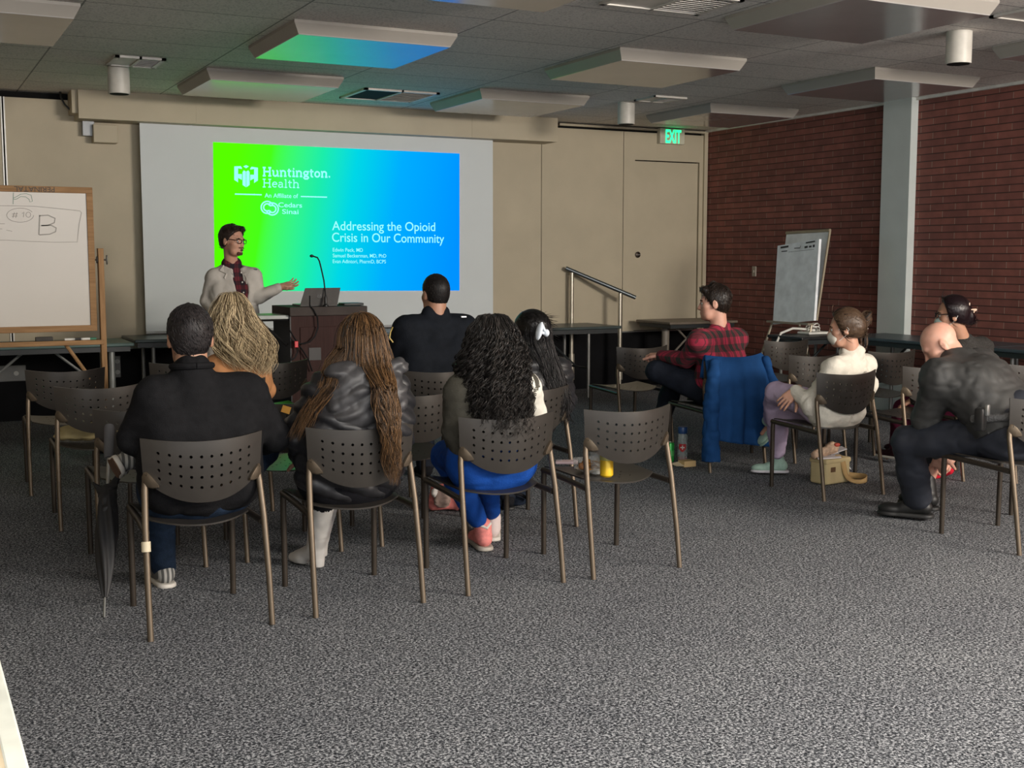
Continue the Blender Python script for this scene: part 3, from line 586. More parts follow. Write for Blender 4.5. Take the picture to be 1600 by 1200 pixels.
# ---------------------------------------------------------------- flip chart easel by the brick wall
XE = 8.12
t = empty('flip_chart', (XE, 9.65, 0), 'flip chart pad on a metal easel before the brick wall', 'flip chart')
def ex(x, y, X): return atx(x, y, X)
q = [ex(1229, 364, XE+0.30), ex(1297, 360, XE+0.30), ex(1276, 501, XE+0.08), ex(1212, 505, XE+0.08)]
MB().poly(q, (0.015, 0, 0)).build('back_board', M('pale_board', (0.68, 0.71, 0.72), 0.4), t, False)
MB().tube([q[0], q[1]], 0.017, 8).tube([q[1], q[2]], 0.012, 8).build('board_frame', M('tan_frame', (0.30, 0.25, 0.17), 0.5), t)
q2 = [ex(1215, 384, XE+0.10), ex(1280, 373.5, XE+0.10), ex(1271.5, 501, XE), ex(1207.5, 507, XE)]
MB().poly(q2, (0.03, 0, 0)).build('paper_pad', M('white_paper', (0.80, 0.84, 0.87), 0.6), t, False)
mb = MB(); E_ = lambda x, y: ex(x, y, XE+0.088)
for pts, w_ in (([(1219.5, 387), (1232, 385)], 0.02), ([(1259, 379.5), (1273.5, 377)], 0.014), ([(1241, 388), (1250, 387.5), (1251, 384)], 0.008), ([(1221, 393), (1230, 392)], 0.01), ([(1257, 386.5), (1262, 385.5)], 0.022), ([(1264, 385.5), (1268, 385)], 0.018), ([(1270, 384.5), (1273, 384)], 0.026), ([(1232, 394), (1272, 389.5)], 0.003)):
    stroke(mb, [E_(*p) for p in pts], w_, (-1, 0, 0.1))
mb.build('pad_marks', M('black_ink', (0.02, 0.02, 0.022), 0.5), t, False)
mt = M('easel_tube', (0.36, 0.31, 0.24), 0.4, 0.5)
qa, qb = (q2[3]+q2[2])/2, (q[0]+q[1])/2
for y_, sx in ((9.98, -1), (9.38, 1)):
    MB().tube([(XE+0.05, y_, 0.86), (XE-0.22, y_+0.10*(-sx), 0.0)], 0.013, 8).build('leg', mt, t)
MB().tube([(XE+0.12, 9.68, 0.9), (XE+0.50, 9.68, 0.0)], 0.013, 8).build('leg', mt, t)
MB().tube([(XE-0.06, 9.99, 0.55), (XE+0.24, 9.7, 0.6), (XE-0.06, 9.42, 0.55)], 0.009, 8).build('spreader', mt, t)
MB().b2((XE-0.02, 9.36, 0.85), (XE+0.06, 10.0, 0.87)).build('ledge', mt, t, False)
# ================================================================ stacking chairs
m_shell = M('graphite_chair_shell', (0.042, 0.037, 0.032), 0.34, 0.35, 14, 0.08)
m_frame = M('bronze_chair_frame', (0.135, 0.105, 0.074), 0.45, 0.65, 10, 0.08)
m_fdark = M('dark_bronze_frame', (0.06, 0.048, 0.037), 0.4, 0.6, 10, 0.08)
def perforated(fn, nu, nv, hole, hr, name, parent, th, mat):
    """a curved sheet fn(u, v) with a grid of round holes, given thickness afterwards"""
    bm = bmesh.new(); cache = {}
    def vert(u, v):
        k = (round(u, 5), round(v, 5))
        if k not in cache: cache[k] = bm.verts.new(Vector(fn(u, v)))
        return cache[k]
    for i in range(nu):
        for j in range(nv):
            u0, u1, v0, v1 = i/nu, (i+1)/nu, j/nv, (j+1)/nv; uc, vc = (u0+u1)/2, (v0+v1)/2
            ring = [vert(*p) for p in ((u0, v0), (uc, v0), (u1, v0), (u1, vc), (u1, v1), (uc, v1), (u0, v1), (u0, vc))]
            if hole(i, j):
                P = Vector(fn(uc, vc)); du = (Vector(fn(uc+0.01, vc))-P)/0.01; dv = (Vector(fn(uc, vc+0.01))-P)/0.01
                inner = []
                for k in range(8):
                    a = -3*PI/4 + k*PI/4
                    inner.append(bm.verts.new(Vector(fn(uc+hr*math.cos(a)/du.length, vc+hr*math.sin(a)/dv.length))))
                for k in range(8): bm.faces.new((ring[k], ring[(k+1) % 8], inner[(k+1) % 8], inner[k]))
            else:
                c = bm.verts.new(Vector(fn(uc, vc)))
                for k in range(8): bm.faces.new((ring[k], ring[(k+1) % 8], c))
    bmesh.ops.recalc_face_normals(bm, faces=bm.faces)
    me = bpy.data.meshes.new(name); bm.to_mesh(me); bm.free()
    o = bpy.data.objects.new(name, me); C.objects.link(o)
    md = o.modifiers.new('s', 'SOLIDIFY'); md.thickness = th; md.offset = 0
    dg = bpy.context.evaluated_depsgraph_get(); me2 = bpy.data.meshes.new_from_object(o.evaluated_get(dg)); o.modifiers.clear(); o.data = me2; bpy.data.meshes.remove(me)
    me2.name = name; me2.materials.clear(); me2.materials.append(mat)
    me2.polygons.foreach_set('use_smooth', [True]*len(me2.polygons)); me2.set_sharp_from_angle(angle=math.radians(50))
    o.parent = parent; return o
def back_fn(u, v):
    s = 2*u-1; a = abs(s)
    zt = 0.786 + 0.018*a*a
    zb = 0.532 + 0.105*a**2.3
    z = zb + (zt-zb)*v
    hw = 0.236 + 0.010*v
    y = 0.035 + 0.075*a**1.9 + 0.05*(0.66-z)*(0.66-z)*8 - 0.09*(z-0.65)
    return (s*hw, y, z)
def seat_fn(u, v):
    s = 2*u-1; a = abs(s)
    yr = 0.085 + 0.10*a**2.2
    yf = 0.55 - 0.02*a*a
    y = yr + (yf-yr)*v
    hw = 0.205 + 0.02*v
    z = 0.436 + 0.020*a**2 + 0.012*(v-0.35) - 0.035*max(0, v-0.85)**2*20*0.3
    return (s*hw, y, z)
def make_chair():
    t = empty('stacking_chair', (0, 0, 0), '', 'chair')
    perforated(back_fn, 12, 6, lambda i, j: 0 < i < 11 and 0 < j < 5, 0.0065, 'backrest', t, 0.007, m_shell)
    perforated(seat_fn, 12, 10, lambda i, j: 2 < i < 9 and 1 < j < 8 and (i+j) % 2 == 0, 0.006, 'seat', t, 0.007, m_shell)
    for s in (-1, 1):
        MB().tube([(s*0.247, 0.0, 0), (s*0.246, 0.03, 0.2), (s*0.241, 0.075, 0.45), (s*0.234, 0.105, 0.59), (s*0.228, 0.112, 0.64)], [0.0125, 0.0128, 0.0135, 0.0135, 0.013], 14).build('leg', m_frame, t)
        # cast teardrop bracket behind the shell
        b = MB(); P = [(0.236, 0.665), (0.243, 0.648), (0.243, 0.622), (0.228, 0.603), (0.205, 0.597), (0.181, 0.600), (0.180, 0.610), (0.193, 0.630), (0.212, 0.655), (0.226, 0.667)]
        def by(x, z):
            a = abs(x)/0.24; return 0.035 + 0.075*a**1.9 + 0.05*(0.66-z)**2*8 - 0.09*(z-0.65)
        out = [b.bm.verts.new((s*x, by(x, z)-0.004, z)) for x, z in P]; cx, cz = 0.216, 0.632
        mid = [b.bm.verts.new((s*(cx+(x-cx)*0.82), by(x, z)-0.017, cz+(z-cz)*0.82)) for x, z in P]; cen = b.bm.verts.new((s*cx, by(cx, cz)-0.022, cz))
        n = len(P)
        for k in range(n):
            b.bm.faces.new((out[k], out[(k+1) % n], mid[(k+1) % n], mid[k])); b.bm.faces.new((mid[k], mid[(k+1) % n], cen))
        b.bm.faces.new(out)
        br = b.build('bracket', m_frame, t)
        f = MB()
        for x, z in ((0.226, 0.655), (0.192, 0.606)): f.lathe((s*x, by(x, z)-0.0135, z), [(0, -0.002), (0.0045, -0.002), (0.0045, 0.002), (0, 0.002)], 10, Matrix.Rotation(PI/2, 3, 'X'))
        f.build('bolt', m_dark, br)
        # front leg bends into the side rail that runs back to the rear leg
        MB().tube([(s*0.220, 0.545, 0), (s*0.222, 0.543, 0.40), (s*0.222, 0.540, 0.428)], [0.0135, 0.0145, 0.0145], 14).build('leg', m_fdark, t)
        MB().tube([(s*0.222, 0.552, 0.440), (s*0.222, 0.50, 0.437), (s*0.226, 0.30, 0.430), (s*0.238, 0.085, 0.422)], 0.0145, 14).build('side_rail', m_fdark, t)
    return t
proto_chair = make_chair()
chairs = {}
def place(key, x, y, label, rz=0.0):
    o = proto_chair if not chairs else copy_tree(proto_chair)
    o.location = (x, y, 0); o.rotation_euler = (0, 0, rz); o['label'] = label; o['group'] = 'perforated stacking chairs'; chairs[key] = o; return o
place('C1', 1.095, 4.815, 'bronze-legged perforated chair under the heavy man in black, front row')
place('C2', 1.780, 4.822, 'bronze-legged perforated chair under the woman in the black puffer jacket')
place('C3', 2.497, 4.830, 'bronze-legged perforated chair under the curly-haired woman in blue pants')
place('C4', 3.145, 4.812, 'empty bronze-legged perforated chair with a snack plate and yellow can on its seat')
place('A', 1.065, 5.88, 'empty perforated chair with a black umbrella hooked beside its leg')
place('H', 1.766, 5.88, 'perforated chair with turquoise-lit seat hidden behind the puffer jacket woman')
place('K', 2.487, 5.885, 'empty perforated chair seen between the puffer jacket woman and curly-haired woman')
place('P', 3.150, 5.83, 'perforated chair under the woman with the white hair claw')
place('B', 1.02, 7.04, 'empty perforated chair with a folded tan jacket on its seat')
place('E', 1.730, 7.03, 'perforated chair under the blonde woman in tan')
place('O', 3.13, 7.05, 'perforated chair under the officer seated before the screen')
place('CC', 0.975, 8.19, 'empty perforated chair in front of the whiteboard, farthest left')
place('D', 1.79, 8.40, 'dark perforated chair mostly hidden behind the heavy man\'s shoulder')
place('G', 2.36, 8.19, 'empty perforated chair in front of the lectern')
place('MID', 5.44, 8.19, 'empty perforated chair below the handrail, beside the plaid-shirted man\'s knee')
place('PL', 5.355, 6.89, 'perforated chair under a draped blue coat, plaid-shirted man sitting on it')
place('R1', 7.00, 8.26, 'empty perforated chair just in front of the flip chart')
place('R2', 6.15, 6.92, 'empty perforated chair between the flip chart and the woman in white')
place('R3', 6.93, 6.92, 'empty perforated chair right behind the woman in white, by the blue table')
place('F', 5.384, 5.74, 'perforated chair under the woman in the white fleece')
place('R4', 6.20, 5.83, 'empty perforated chair between the woman in white and the bald officer')
place('R5', 6.95, 5.61, 'perforated chair under the woman in glasses, half hidden by the bald officer\'s back')
place('BD', 5.33, 4.215, 'perforated chair under the bald officer bending forward')
place('R6', 6.07, 4.38, 'perforated chair at the right photo edge of which only legs show')
# a pale collar on one chair leg
tag(MB().tube([(1.095-0.2445, 4.815+0.052, 0.352), (1.095-0.2435, 4.815+0.060, 0.392)], 0.0185, 14).build('leg_tape', M('cream_tape', (0.55, 0.48, 0.34), 0.6)), 'band of cream tape around the rear leg of the heavy man\'s chair', 'tape')
# ================================================================ soft bodies: smooth unions of limbs, meshed by surface nets
V3 = lambda *a: np.array(a, dtype=np.float32)
def vnoise(P, scale, seed=0):
    rs = np.random.RandomState(seed); T = rs.rand(16, 16, 16).astype(np.float32)
    q = P/scale; i = np.floor(q).astype(int); f = (q-i).astype(np.float32); f = f*f*(3-2*f); i %= 16; j = (i+1) % 16
    def g(a, b, c): return T[a, b, c]
    x0, y0, z0, x1, y1, z1 = i[..., 0], i[..., 1], i[..., 2], j[..., 0], j[..., 1], j[..., 2]; fx, fy, fz = f[..., 0], f[..., 1], f[..., 2]
    c00 = g(x0, y0, z0)*(1-fx)+g(x1, y0, z0)*fx; c10 = g(x0, y1, z0)*(1-fx)+g(x1, y1, z0)*fx
    c01 = g(x0, y0, z1)*(1-fx)+g(x1, y0, z1)*fx; c11 = g(x0, y1, z1)*(1-fx)+g(x1, y1, z1)*fx
    return ((c00*(1-fy)+c10*fy)*(1-fz)+(c01*(1-fy)+c11*fy)*fz)*2-1
# primitives: ('c', a, b, ra, rb, k) tapered limb; ('e', centre, radii, axes, k) ellipsoid; ('-e', ...) carved; ('cut', point, normal) keeps the side the normal points away from
def sdf_mesh(name, prims, res, mat, parent, wrinkle=0.0, wscale=0.05, post=None, seed=1, smooth_k=1.0, quilt=None):
    lo = np.full(3, 1e9); hi = np.full(3, -1e9)
    for p in prims:
        if p[0] == 'c':
            for q, r_ in ((p[1], p[3]), (p[2], p[4])): q = np.array(q); lo = np.minimum(lo, q-r_); hi = np.maximum(hi, q+r_)
        elif p[0] == 'e':
            r_ = max(p[2]); q = np.array(p[1]); lo = np.minimum(lo, q-r_); hi = np.maximum(hi, q+r_)
    pad = 4*res+wrinkle; lo = lo-pad; hi = hi+pad
    n = np.ceil((hi-lo)/res).astype(int)+1
    D = np.full(n, 0.06, np.float32)
    ax = [np.arange(n[i], dtype=np.float32)*res+np.float32(lo[i]) for i in range(3)]
    for p in prims:
        if p[0] == 'cut':
            q, nn = np.array(p[1]), np.array(p[2]); nn = nn/np.linalg.norm(nn)
            pl = (ax[0]-q[0])[:, None, None]*nn[0] + (ax[1]-q[1])[None, :, None]*nn[1] + (ax[2]-q[2])[None, None, :]*nn[2]
            D = np.maximum(D, pl.astype(np.float32)); continue
        k = p[-1]
        if p[0] == 'c': a, b = np.array(p[1]), np.array(p[2]); m_ = max(p[3], p[4])+k+3*res; l, h = np.minimum(a, b)-m_, np.maximum(a, b)+m_
        else: m_ = max(p[2])+k+3*res; l, h = np.array(p[1])-m_, np.array(p[1])+m_
        i0 = np.maximum(0, np.floor((l-lo)/res).astype(int)); i1 = np.minimum(n, np.ceil((h-lo)/res).astype(int)+1)
        if np.any(i1 <= i0): continue
        S = tuple(slice(i0[i], i1[i]) for i in range(3))
        X, Y, Z = np.meshgrid(ax[0][S[0]], ax[1][S[1]], ax[2][S[2]], indexing='ij')
        if p[0] == 'c':
            ba = b-a; L2 = max(1e-9, float(ba@ba)); px, py, pz = X-a[0], Y-a[1], Z-a[2]
            t = np.clip((px*ba[0]+py*ba[1]+pz*ba[2])/L2, 0, 1)
            d = np.sqrt((px-t*ba[0])**2+(py-t*ba[1])**2+(pz-t*ba[2])**2) - (p[3]+(p[4]-p[3])*t)
        else:
            c, r_, R_ = np.array(p[1]), p[2], p[3]
            px, py, pz = X-c[0], Y-c[1], Z-c[2]
            if R_ is not None:
                px, py, pz = px*R_[0][0]+py*R_[0][1]+pz*R_[0][2], px*R_[1][0]+py*R_[1][1]+pz*R_[1][2], px*R_[2][0]+py*R_[2][1]+pz*R_[2][2]
            k0 = np.sqrt((px/r_[0])**2+(py/r_[1])**2+(pz/r_[2])**2); k1 = np.sqrt((px/r_[0]**2)**2+(py/r_[1]**2)**2+(pz/r_[2]**2)**2)
            d = k0*(k0-1)/np.maximum(k1, 1e-6)
        B = D[S]
        if p[0] == '-e':
            h_ = np.clip(0.5-0.5*(B+d)/k, 0, 1); D[S] = (B*(1-h_)-d*h_) + k*h_*(1-h_)
        elif k <= 0: D[S] = np.minimum(B, d)
        else:
            h_ = np.clip(0.5+0.5*(B-d)/k, 0, 1); D[S] = B*(1-h_)+d*h_ - k*h_*(1-h_)
    if wrinkle or quilt or post:
        near = np.abs(D) < 0.055; idx = np.argwhere(near); P = idx*res+lo
        add = np.zeros(len(P), np.float32)
        if wrinkle:
            Q = P*np.array([1.0, 1.0, 1.5])
            v = vnoise(Q+0.3*wscale*vnoise(Q, wscale*2, seed+5)[:, None], wscale, seed); v2 = vnoise(Q+7, wscale*2.3, seed+1)
            add += wrinkle*((1-2*np.abs(v))*0.6+v2*0.7)
        if quilt: add += quilt(P)
        if post: add += post(P)
        D[near] += add
    # surface nets
    neg = D < 0; s = [slice(0, -1), slice(1, None)]
    cnt = np.zeros(np.array(D.shape)-1, np.int8)
    for a in range(2):
        for b in range(2):
            for c in range(2): cnt += neg[s[a], s[b], s[c]]
    act = (cnt > 0) & (cnt < 8); idx = np.argwhere(act); num = len(idx)
    if num == 0: print('EMPTY', name); return None
    vid = np.full(act.shape, -1, np.int64); vid[act] = np.arange(num)
    acc = np.zeros((num, 3), np.float64); w_ = np.zeros(num)
    cor = [(a, b, c) for a in (0, 1) for b in (0, 1) for c in (0, 1)]
    val = {q: D[idx[:, 0]+q[0], idx[:, 1]+q[1], idx[:, 2]+q[2]] for q in cor}
    for q in cor:
        for d_ in range(3):
            if q[d_] == 0:
                r_ = list(q); r_[d_] = 1; r_ = tuple(r_); va, vb = val[q], val[r_]; cr = (va < 0) != (vb < 0)
                t = np.where(cr, va/np.where(cr, va-vb, 1), 0)
                pt = np.tile(np.array(q, float), (num, 1)); pt[:, d_] += t
                acc[cr] += pt[cr]; w_[cr] += 1
    verts = (idx+acc/w_[:, None])*res+lo
    quads = []
    for d_ in range(3):
        e1, e2 = [(1, 2), (2, 0), (0, 1)][d_]
        A = [slice(1, -1)]*3; A[d_] = slice(0, -1); Bs = list(A); Bs[d_] = slice(1, None)
        # edges whose four neighbouring cells exist
        na, nb = neg[tuple(A)], neg[tuple(Bs)]
        for sgn, mk in ((0, na & ~nb), (1, ~na & nb)):
            ii = np.argwhere(mk)
            if not len(ii): continue
            base = ii.copy(); base[:, e1] += 1; base[:, e2] += 1; base[:, d_] += 0
            c00 = base.copy(); c00[:, e1] -= 1; c00[:, e2] -= 1
            c10 = base.copy(); c10[:, e2] -= 1
            c01 = base.copy(); c01[:, e1] -= 1
            f_ = np.stack([vid[tuple(c.T)] for c in (c00, c10, base, c01)], 1)
            quads.append(f_ if sgn == 0 else f_[:, ::-1])
    F_ = np.concatenate(quads); F_ = F_[(F_ >= 0).all(1)]
    verts = verts - np.array(root_loc(parent)) if parent is not None else verts
    me = bpy.data.meshes.new(name); me.vertices.add(num); me.vertices.foreach_set('co', verts.astype(np.float32).ravel())
    m_ = len(F_); me.loops.add(m_*4); me.loops.foreach_set('vertex_index', F_.astype(np.int32).ravel())
    me.polygons.add(m_); me.polygons.foreach_set('loop_start', np.arange(0, m_*4, 4, dtype=np.int32))
    me.update(calc_edges=True); me.polygons.foreach_set('use_smooth', [True]*m_); me.materials.append(mat)
    o = bpy.data.objects.new(name, me); C.objects.link(o)
    if parent is not None: o.parent = parent
    return o
def unit(v): v = np.array(v, float); return v/np.linalg.norm(v)
def axes(f, u):
    f = unit(f); u = np.array(u, float); u = unit(u-f*(u@f)); r_ = np.cross(f, u); return r_, f, u
def A3(v): return np.array(v, float)
def head_prims(c, f, u, s=1.0, nose=True, chin=1.0, face_fat=1.0):
    r_, f, u = axes(f, u); R_ = [r_, f, u]; c = A3(c)
    T = lambda x, y, z: c + (r_*x+f*y+u*z)*s
    P = [('e', T(0, -0.012, 0.028), (0.076*s, 0.096*s, 0.088*s), R_, 0.01),
         ('e', T(0, 0.030, -0.040), (0.060*s*face_fat, 0.064*s, 0.078*s), R_, 0.03),
         ('c', T(-0.03, 0.045, -0.085), T(0.03, 0.045, -0.085), 0.026*s*face_fat, 0.026*s*face_fat, 0.03),
         ('c', T(0, 0.070, -0.098), T(0, 0.074, -0.096), 0.017*s*chin, 0.017*s*chin, 0.025),
         ('c', T(-0.032, 0.076, 0.020), T(0.032, 0.076, 0.020), 0.012*s, 0.012*s, 0.02),
         ('c', T(-0.042, 0.055, -0.025), T(-0.04, 0.055, -0.03), 0.024*s, 0.022*s, 0.025), ('c', T(0.042, 0.055, -0.025), T(0.04, 0.055, -0.03), 0.024*s, 0.022*s, 0.025)]
    for e in (-1, 1): P.append(('-e', T(e*0.032, 0.098, -0.002), (0.017*s, 0.013*s, 0.012*s), R_, 0.012))
    P += [('c', T(0, 0.085, 0.006), T(0, 0.106, -0.036), 0.008*s, 0.0115*s, 0.012), ('c', T(-0.011, 0.093, -0.040), T(0.011, 0.093, -0.040), 0.008*s, 0.008*s, 0.008),
          ('e', T(0, 0.088, -0.063), (0.023*s, 0.012*s, 0.0065*s), R_, 0.006), ('e', T(0, 0.086, -0.074), (0.019*s, 0.012*s, 0.0075*s), R_, 0.006)]
    for e in (-1, 1):
        er, ef, eu = axes(f+e*0.35*r_, u); P += [('e', T(e*0.079, -0.008, -0.010), (0.011*s, 0.021*s, 0.034*s), [er, ef, eu], 0.008), ('-e', T(e*0.092, 0.002, -0.006), (0.008*s, 0.010*s, 0.018*s), [er, ef, eu], 0.006)]
    return P, T, (r_, f, u)
def hair_cap(name, c, f, u, s, mat, parent, thick=0.012, front=0.055, low=-0.055, extra=None, res=0.005, seed=3, tilt=0.9, wr=0.003, wsc=0.02):
    """short hair following the skull; hairline given by a slanted plane"""
    r_, f, u = axes(f, u); R_ = [r_, f, u]; c = A3(c); T = lambda x, y, z: c + (r_*x+f*y+u*z)*s
    t = thick
    P = [('e', T(0, -0.014, 0.034), ((0.078+t)*s, (0.098+t)*s, (0.090+t)*s), R_, 0.01), ('e', T(0, -0.045, -0.02), ((0.062+t*0.6)*s, (0.052+t*0.6)*s, 0.065*s), R_, 0.03)]
    if extra: P += extra(T, R_)
    P += [('cut', T(0, front, 0.045), f*1.0-u*tilt*0.75), ('cut', T(0, 0, low), -u+0.25*f)]
    return sdf_mesh(name, P, res, mat, parent, wr, wsc, seed=seed)
def tufts(cap, c, f, u, s, count, L_, r0, mat, parent, lift=0.35, seed=1, swirl=0.0, origin=None):
    """short strands lying over a hair cap, combed away from the crown"""
    rs = np.random.RandomState(seed); me = cap.data; R0 = np.array(root_loc(cap.parent)); n = len(me.vertices)
    co = np.empty(n*3, np.float32); me.vertices.foreach_get('co', co); co = co.reshape(-1, 3)+R0
    no = np.array([v.normal[:] for v in me.vertices]); r_, f, u = axes(f, u); crown = A3(c)+u*0.125*s-f*0.045*s if origin is None else A3(c)+(f*origin[0]+u*origin[1])*s
    ids = rs.randint(0, n, count*2); paths = []
    for i in ids:
        p, m_ = co[i], no[i]
        out = (p-A3(c)); 
        if m_ @ out < 0: continue
        d = (p-crown); d = d-m_*(d@m_); dl = np.linalg.norm(d)
        if dl < 1e-4: continue
        d = d/dl; d = unit(d + swirl*np.cross(m_, d) + 0.35*rs.randn(3)*0.5); d = unit(d-m_*(d@m_))
        l = L_*(0.6+0.7*rs.rand()); q = np.linspace(0, 1, 5)[:, None]
        paths.append(p - m_*0.002 + d*l*q + m_*(lift*l*(q-q*q*0.9)) - m_*((l*q)**2/(0.19*s)))
        if len(paths) >= count: break
    o = locks('hair', paths, r0, mat, parent, n=4, taper=0.15); join_into(cap, [o]); return cap
def hand_prims(w, d, nrm, side, curl=0.35, spread=0.12, s=1.0):
    """palm and five fingers; w wrist, d direction of the fingers, nrm back-of-hand normal, side +1 right / -1 left"""
    d = unit(d); nrm = unit(A3(nrm)-d*(A3(nrm)@d)); x = np.cross(d, nrm)*side; w = A3(w)      # x points to the thumb side
    x = -x if False else x
    P = [('c', w-d*0.03, w+d*0.02, 0.026*s, 0.027*s, 0.02)]
    for q in (-1.5, -0.5, 0.5, 1.5): P.append(('c', w+d*0.02+x*q*0.012*s, w+d*0.085*s+x*q*0.019*s, 0.017*s, 0.0135*s, 0.015))
    for q, L_, rr in ((1.5, 0.070, 0.0085), (0.5, 0.080, 0.009), (-0.5, 0.074, 0.0085), (-1.5, 0.058, 0.0075)):
        p = w+d*0.09*s+x*q*0.020*s; ang = 0; dd = unit(d+x*q*spread)
        for j, fr in enumerate((0.45, 0.31, 0.24)):
            ang += curl*(0.7+0.4*j)+(0.06*(1.5-q))*curl*2
            v = dd*math.cos(ang)-nrm*math.sin(ang); p2 = p+v*L_*fr*s; P.append(('c', p, p2, rr*s*(1-0.06*j), rr*s*(0.94-0.08*j), 0.003)); p = p2
    p = w+d*0.025*s+x*0.024*s; v = unit(d*0.6+x*0.75-nrm*0.25)
    for L_, rr in ((0.045, 0.014), (0.034, 0.0105), (0.027, 0.0095)):
        p2 = p+v*L_*s; P.append(('c', p, p2, rr*s, rr*0.92*s, 0.008)); p = p2; v = unit(v+d*0.25-nrm*curl*0.25)
    return P
def join_into(o, others):
    bm = bmesh.new(); bm.from_mesh(o.data)
    for q in others:
        if q is None: continue
        bm.from_mesh(q.data); me = q.data; bpy.data.objects.remove(q); bpy.data.meshes.remove(me)
    bm.to_mesh(o.data); bm.free(); return o
def sitting(x, y):
    """joints of someone sitting on the chair at (x, y), facing the screen"""
    J = dict(pel=(0, .25, .56), chest=(0, .20, .86), neck=(0, .205, 1.075), head=(0, .235, 1.215), hf=(0, 1, 0), hu=(0, 0, 1),
             shL=(-.165, .20, 1.01), shR=(.165, .20, 1.01), elL=(-.25, .27, .77), elR=(.25, .27, .77), wrL=(-.11, .50, .68), wrR=(.11, .50, .68),
             hipL=(-.09, .27, .555), hipR=(.09, .27, .555), knL=(-.13, .68, .53), knR=(.13, .68, .53), anL=(-.12, .63, .085), anR=(.12, .63, .085), toL=(-.14, .78, .03), toR=(.14, .78, .03))
    return {k: (A3(v)+A3((x, y, 0)) if k not in ('hf', 'hu') else A3(v)) for k, v in J.items()}
def torso_prims(J, g, tk=1.0, wide=1.0, sh=0.058, kk=0.04):
    pel, ch, nk = A3(J['pel']), A3(J['chest']), A3(J['neck']); sL, sR = A3(J['shL']), A3(J['shR']); ax = (sR-sL)/np.linalg.norm(sR-sL)
    hL, hR = A3(J['hipL']), A3(J['hipR']); hx = unit(hR-hL)
    wl = 0.095*wide; P = []
    for e in (-1, 1):
        P.append(('c', pel+hx*e*wl*0.9+A3((0, 0, 0.03)), ch+ax*e*wl*0.95, 0.105*tk+g, 0.100*tk+g, kk))
        s_ = sR if e > 0 else sL; P.append(('c', ch+ax*e*wl*0.85, s_-ax*e*0.035, 0.095*tk+g, sh+g, kk))
        P.append(('c', nk-A3((0, 0, 0.035)), s_-A3((0, 0, -0.004)), 0.042+g, sh*0.8+g, 0.045))
    P += [('c', pel+A3((0, 0, 0.02)), ch, 0.115*tk+g, 0.105*tk+g, kk), ('c', ch, nk-A3((0, 0, 0.05)), 0.10*tk+g, 0.055+g, kk), ('c', sL, sR, sh+g, sh+g, kk)]
    return P
def arm_prims(J, g, ra=1.0, which='LR', upto=1.0):
    P = []
    for e in which:
        s_, el, wr = A3(J['sh'+e]), A3(J['el'+e]), A3(J['wr'+e]); w2 = el+(wr-el)*upto
        P += [('c', s_, el, 0.052*ra+g, 0.041*ra+g, 0.03), ('c', el, w2, 0.041*ra+g, (0.041-0.015*upto)*ra+g, 0.02)]
    return P
def leg_prims(J, g, rl=1.0, which='LR', cuff=None, kk=0.03):
    P = []
    for e in which:
        h, k_, a = A3(J['hip'+e]), A3(J['kn'+e]), A3(J['an'+e]); end = a+(k_-a)*(cuff if cuff else 0.0)
        P += [('c', h, k_, 0.088*rl+g, 0.060*rl+g, kk), ('c', k_, k_+(end-k_)*0.4, 0.058*rl+g, 0.056*rl+g, 0.02), ('c', k_+(end-k_)*0.4, end, 0.056*rl+g, 0.036*rl+g+(0.012 if cuff is None else 0), 0.02)]
    return P
def hips_prims(J, g, rl=1.0):
    pel, hL, hR = A3(J['pel']), A3(J['hipL']), A3(J['hipR'])
    return [('c', hL, hR, 0.105*rl+g, 0.105*rl+g, 0.03), ('c', pel, pel+A3((0, 0, 0.10)), 0.10*rl+g, 0.10*rl+g, 0.04)]
def shoe(name, an, to, mat, sole, parent, s=1.0, up=None, shaft=None, label=None):
    an, to = A3(an), A3(to); f = unit(to-an) if up is not None else unit(A3((to[0]-an[0], to[1]-an[1], 0))); up = A3((0, 0, 1)) if up is None else unit(A3(up)-f*(A3(up)@f))
    r_ = np.cross(f, up); R_ = [r_, f, up]; c = an-up*0.035*s; T = lambda x, y, z: c+(r_*x+f*y+up*z)*s
    P = [('c', T(0, -0.035, 0.0), T(0, 0.06, -0.012), 0.036*s, 0.036*s, 0.01), ('e', T(0, 0.12, -0.020), (0.043*s, 0.062*s, 0.030*s), R_, 0.02), ('c', T(0, -0.01, 0.02), T(0, 0.0, 0.055), 0.040*s, 0.042*s, 0.02),
         ('cut', T(0, 0, -0.034), -up)]
    if shaft: P.insert(0, ('c', T(0, -0.005, 0.03), T(*shaft[0]), 0.046*s, shaft[1], 0.02))
    o = sdf_mesh(name, P, 0.006, mat, parent)
    Q = [('c', T(0, -0.04, -0.044), T(0, 0.06, -0.044), 0.040*s, 0.041*s, 0.01), ('e', T(0, 0.12, -0.044), (0.046*s, 0.066*s, 0.03*s), R_, 0.02), ('cut', T(0, 0, -0.030), up), ('cut', T(0, 0, -0.049), -up)]
    so_ = sdf_mesh('sole', Q, 0.005, sole, o)
    if so_ is not None: so_.data.transform(Matrix.Identity(4))
    return o
m_skin = M('light_skin', (0.50, 0.27, 0.185), 0.5, 0, 30, 0.06, Subsurface_Weight=0.12)
m_skin2 = M('tan_skin', (0.40, 0.21, 0.135), 0.5, 0, 30, 0.06, Subsurface_Weight=0.12)
m_skin3 = M('rosy_skin', (0.56, 0.30, 0.22), 0.5, 0, 30, 0.07, Subsurface_Weight=0.12)
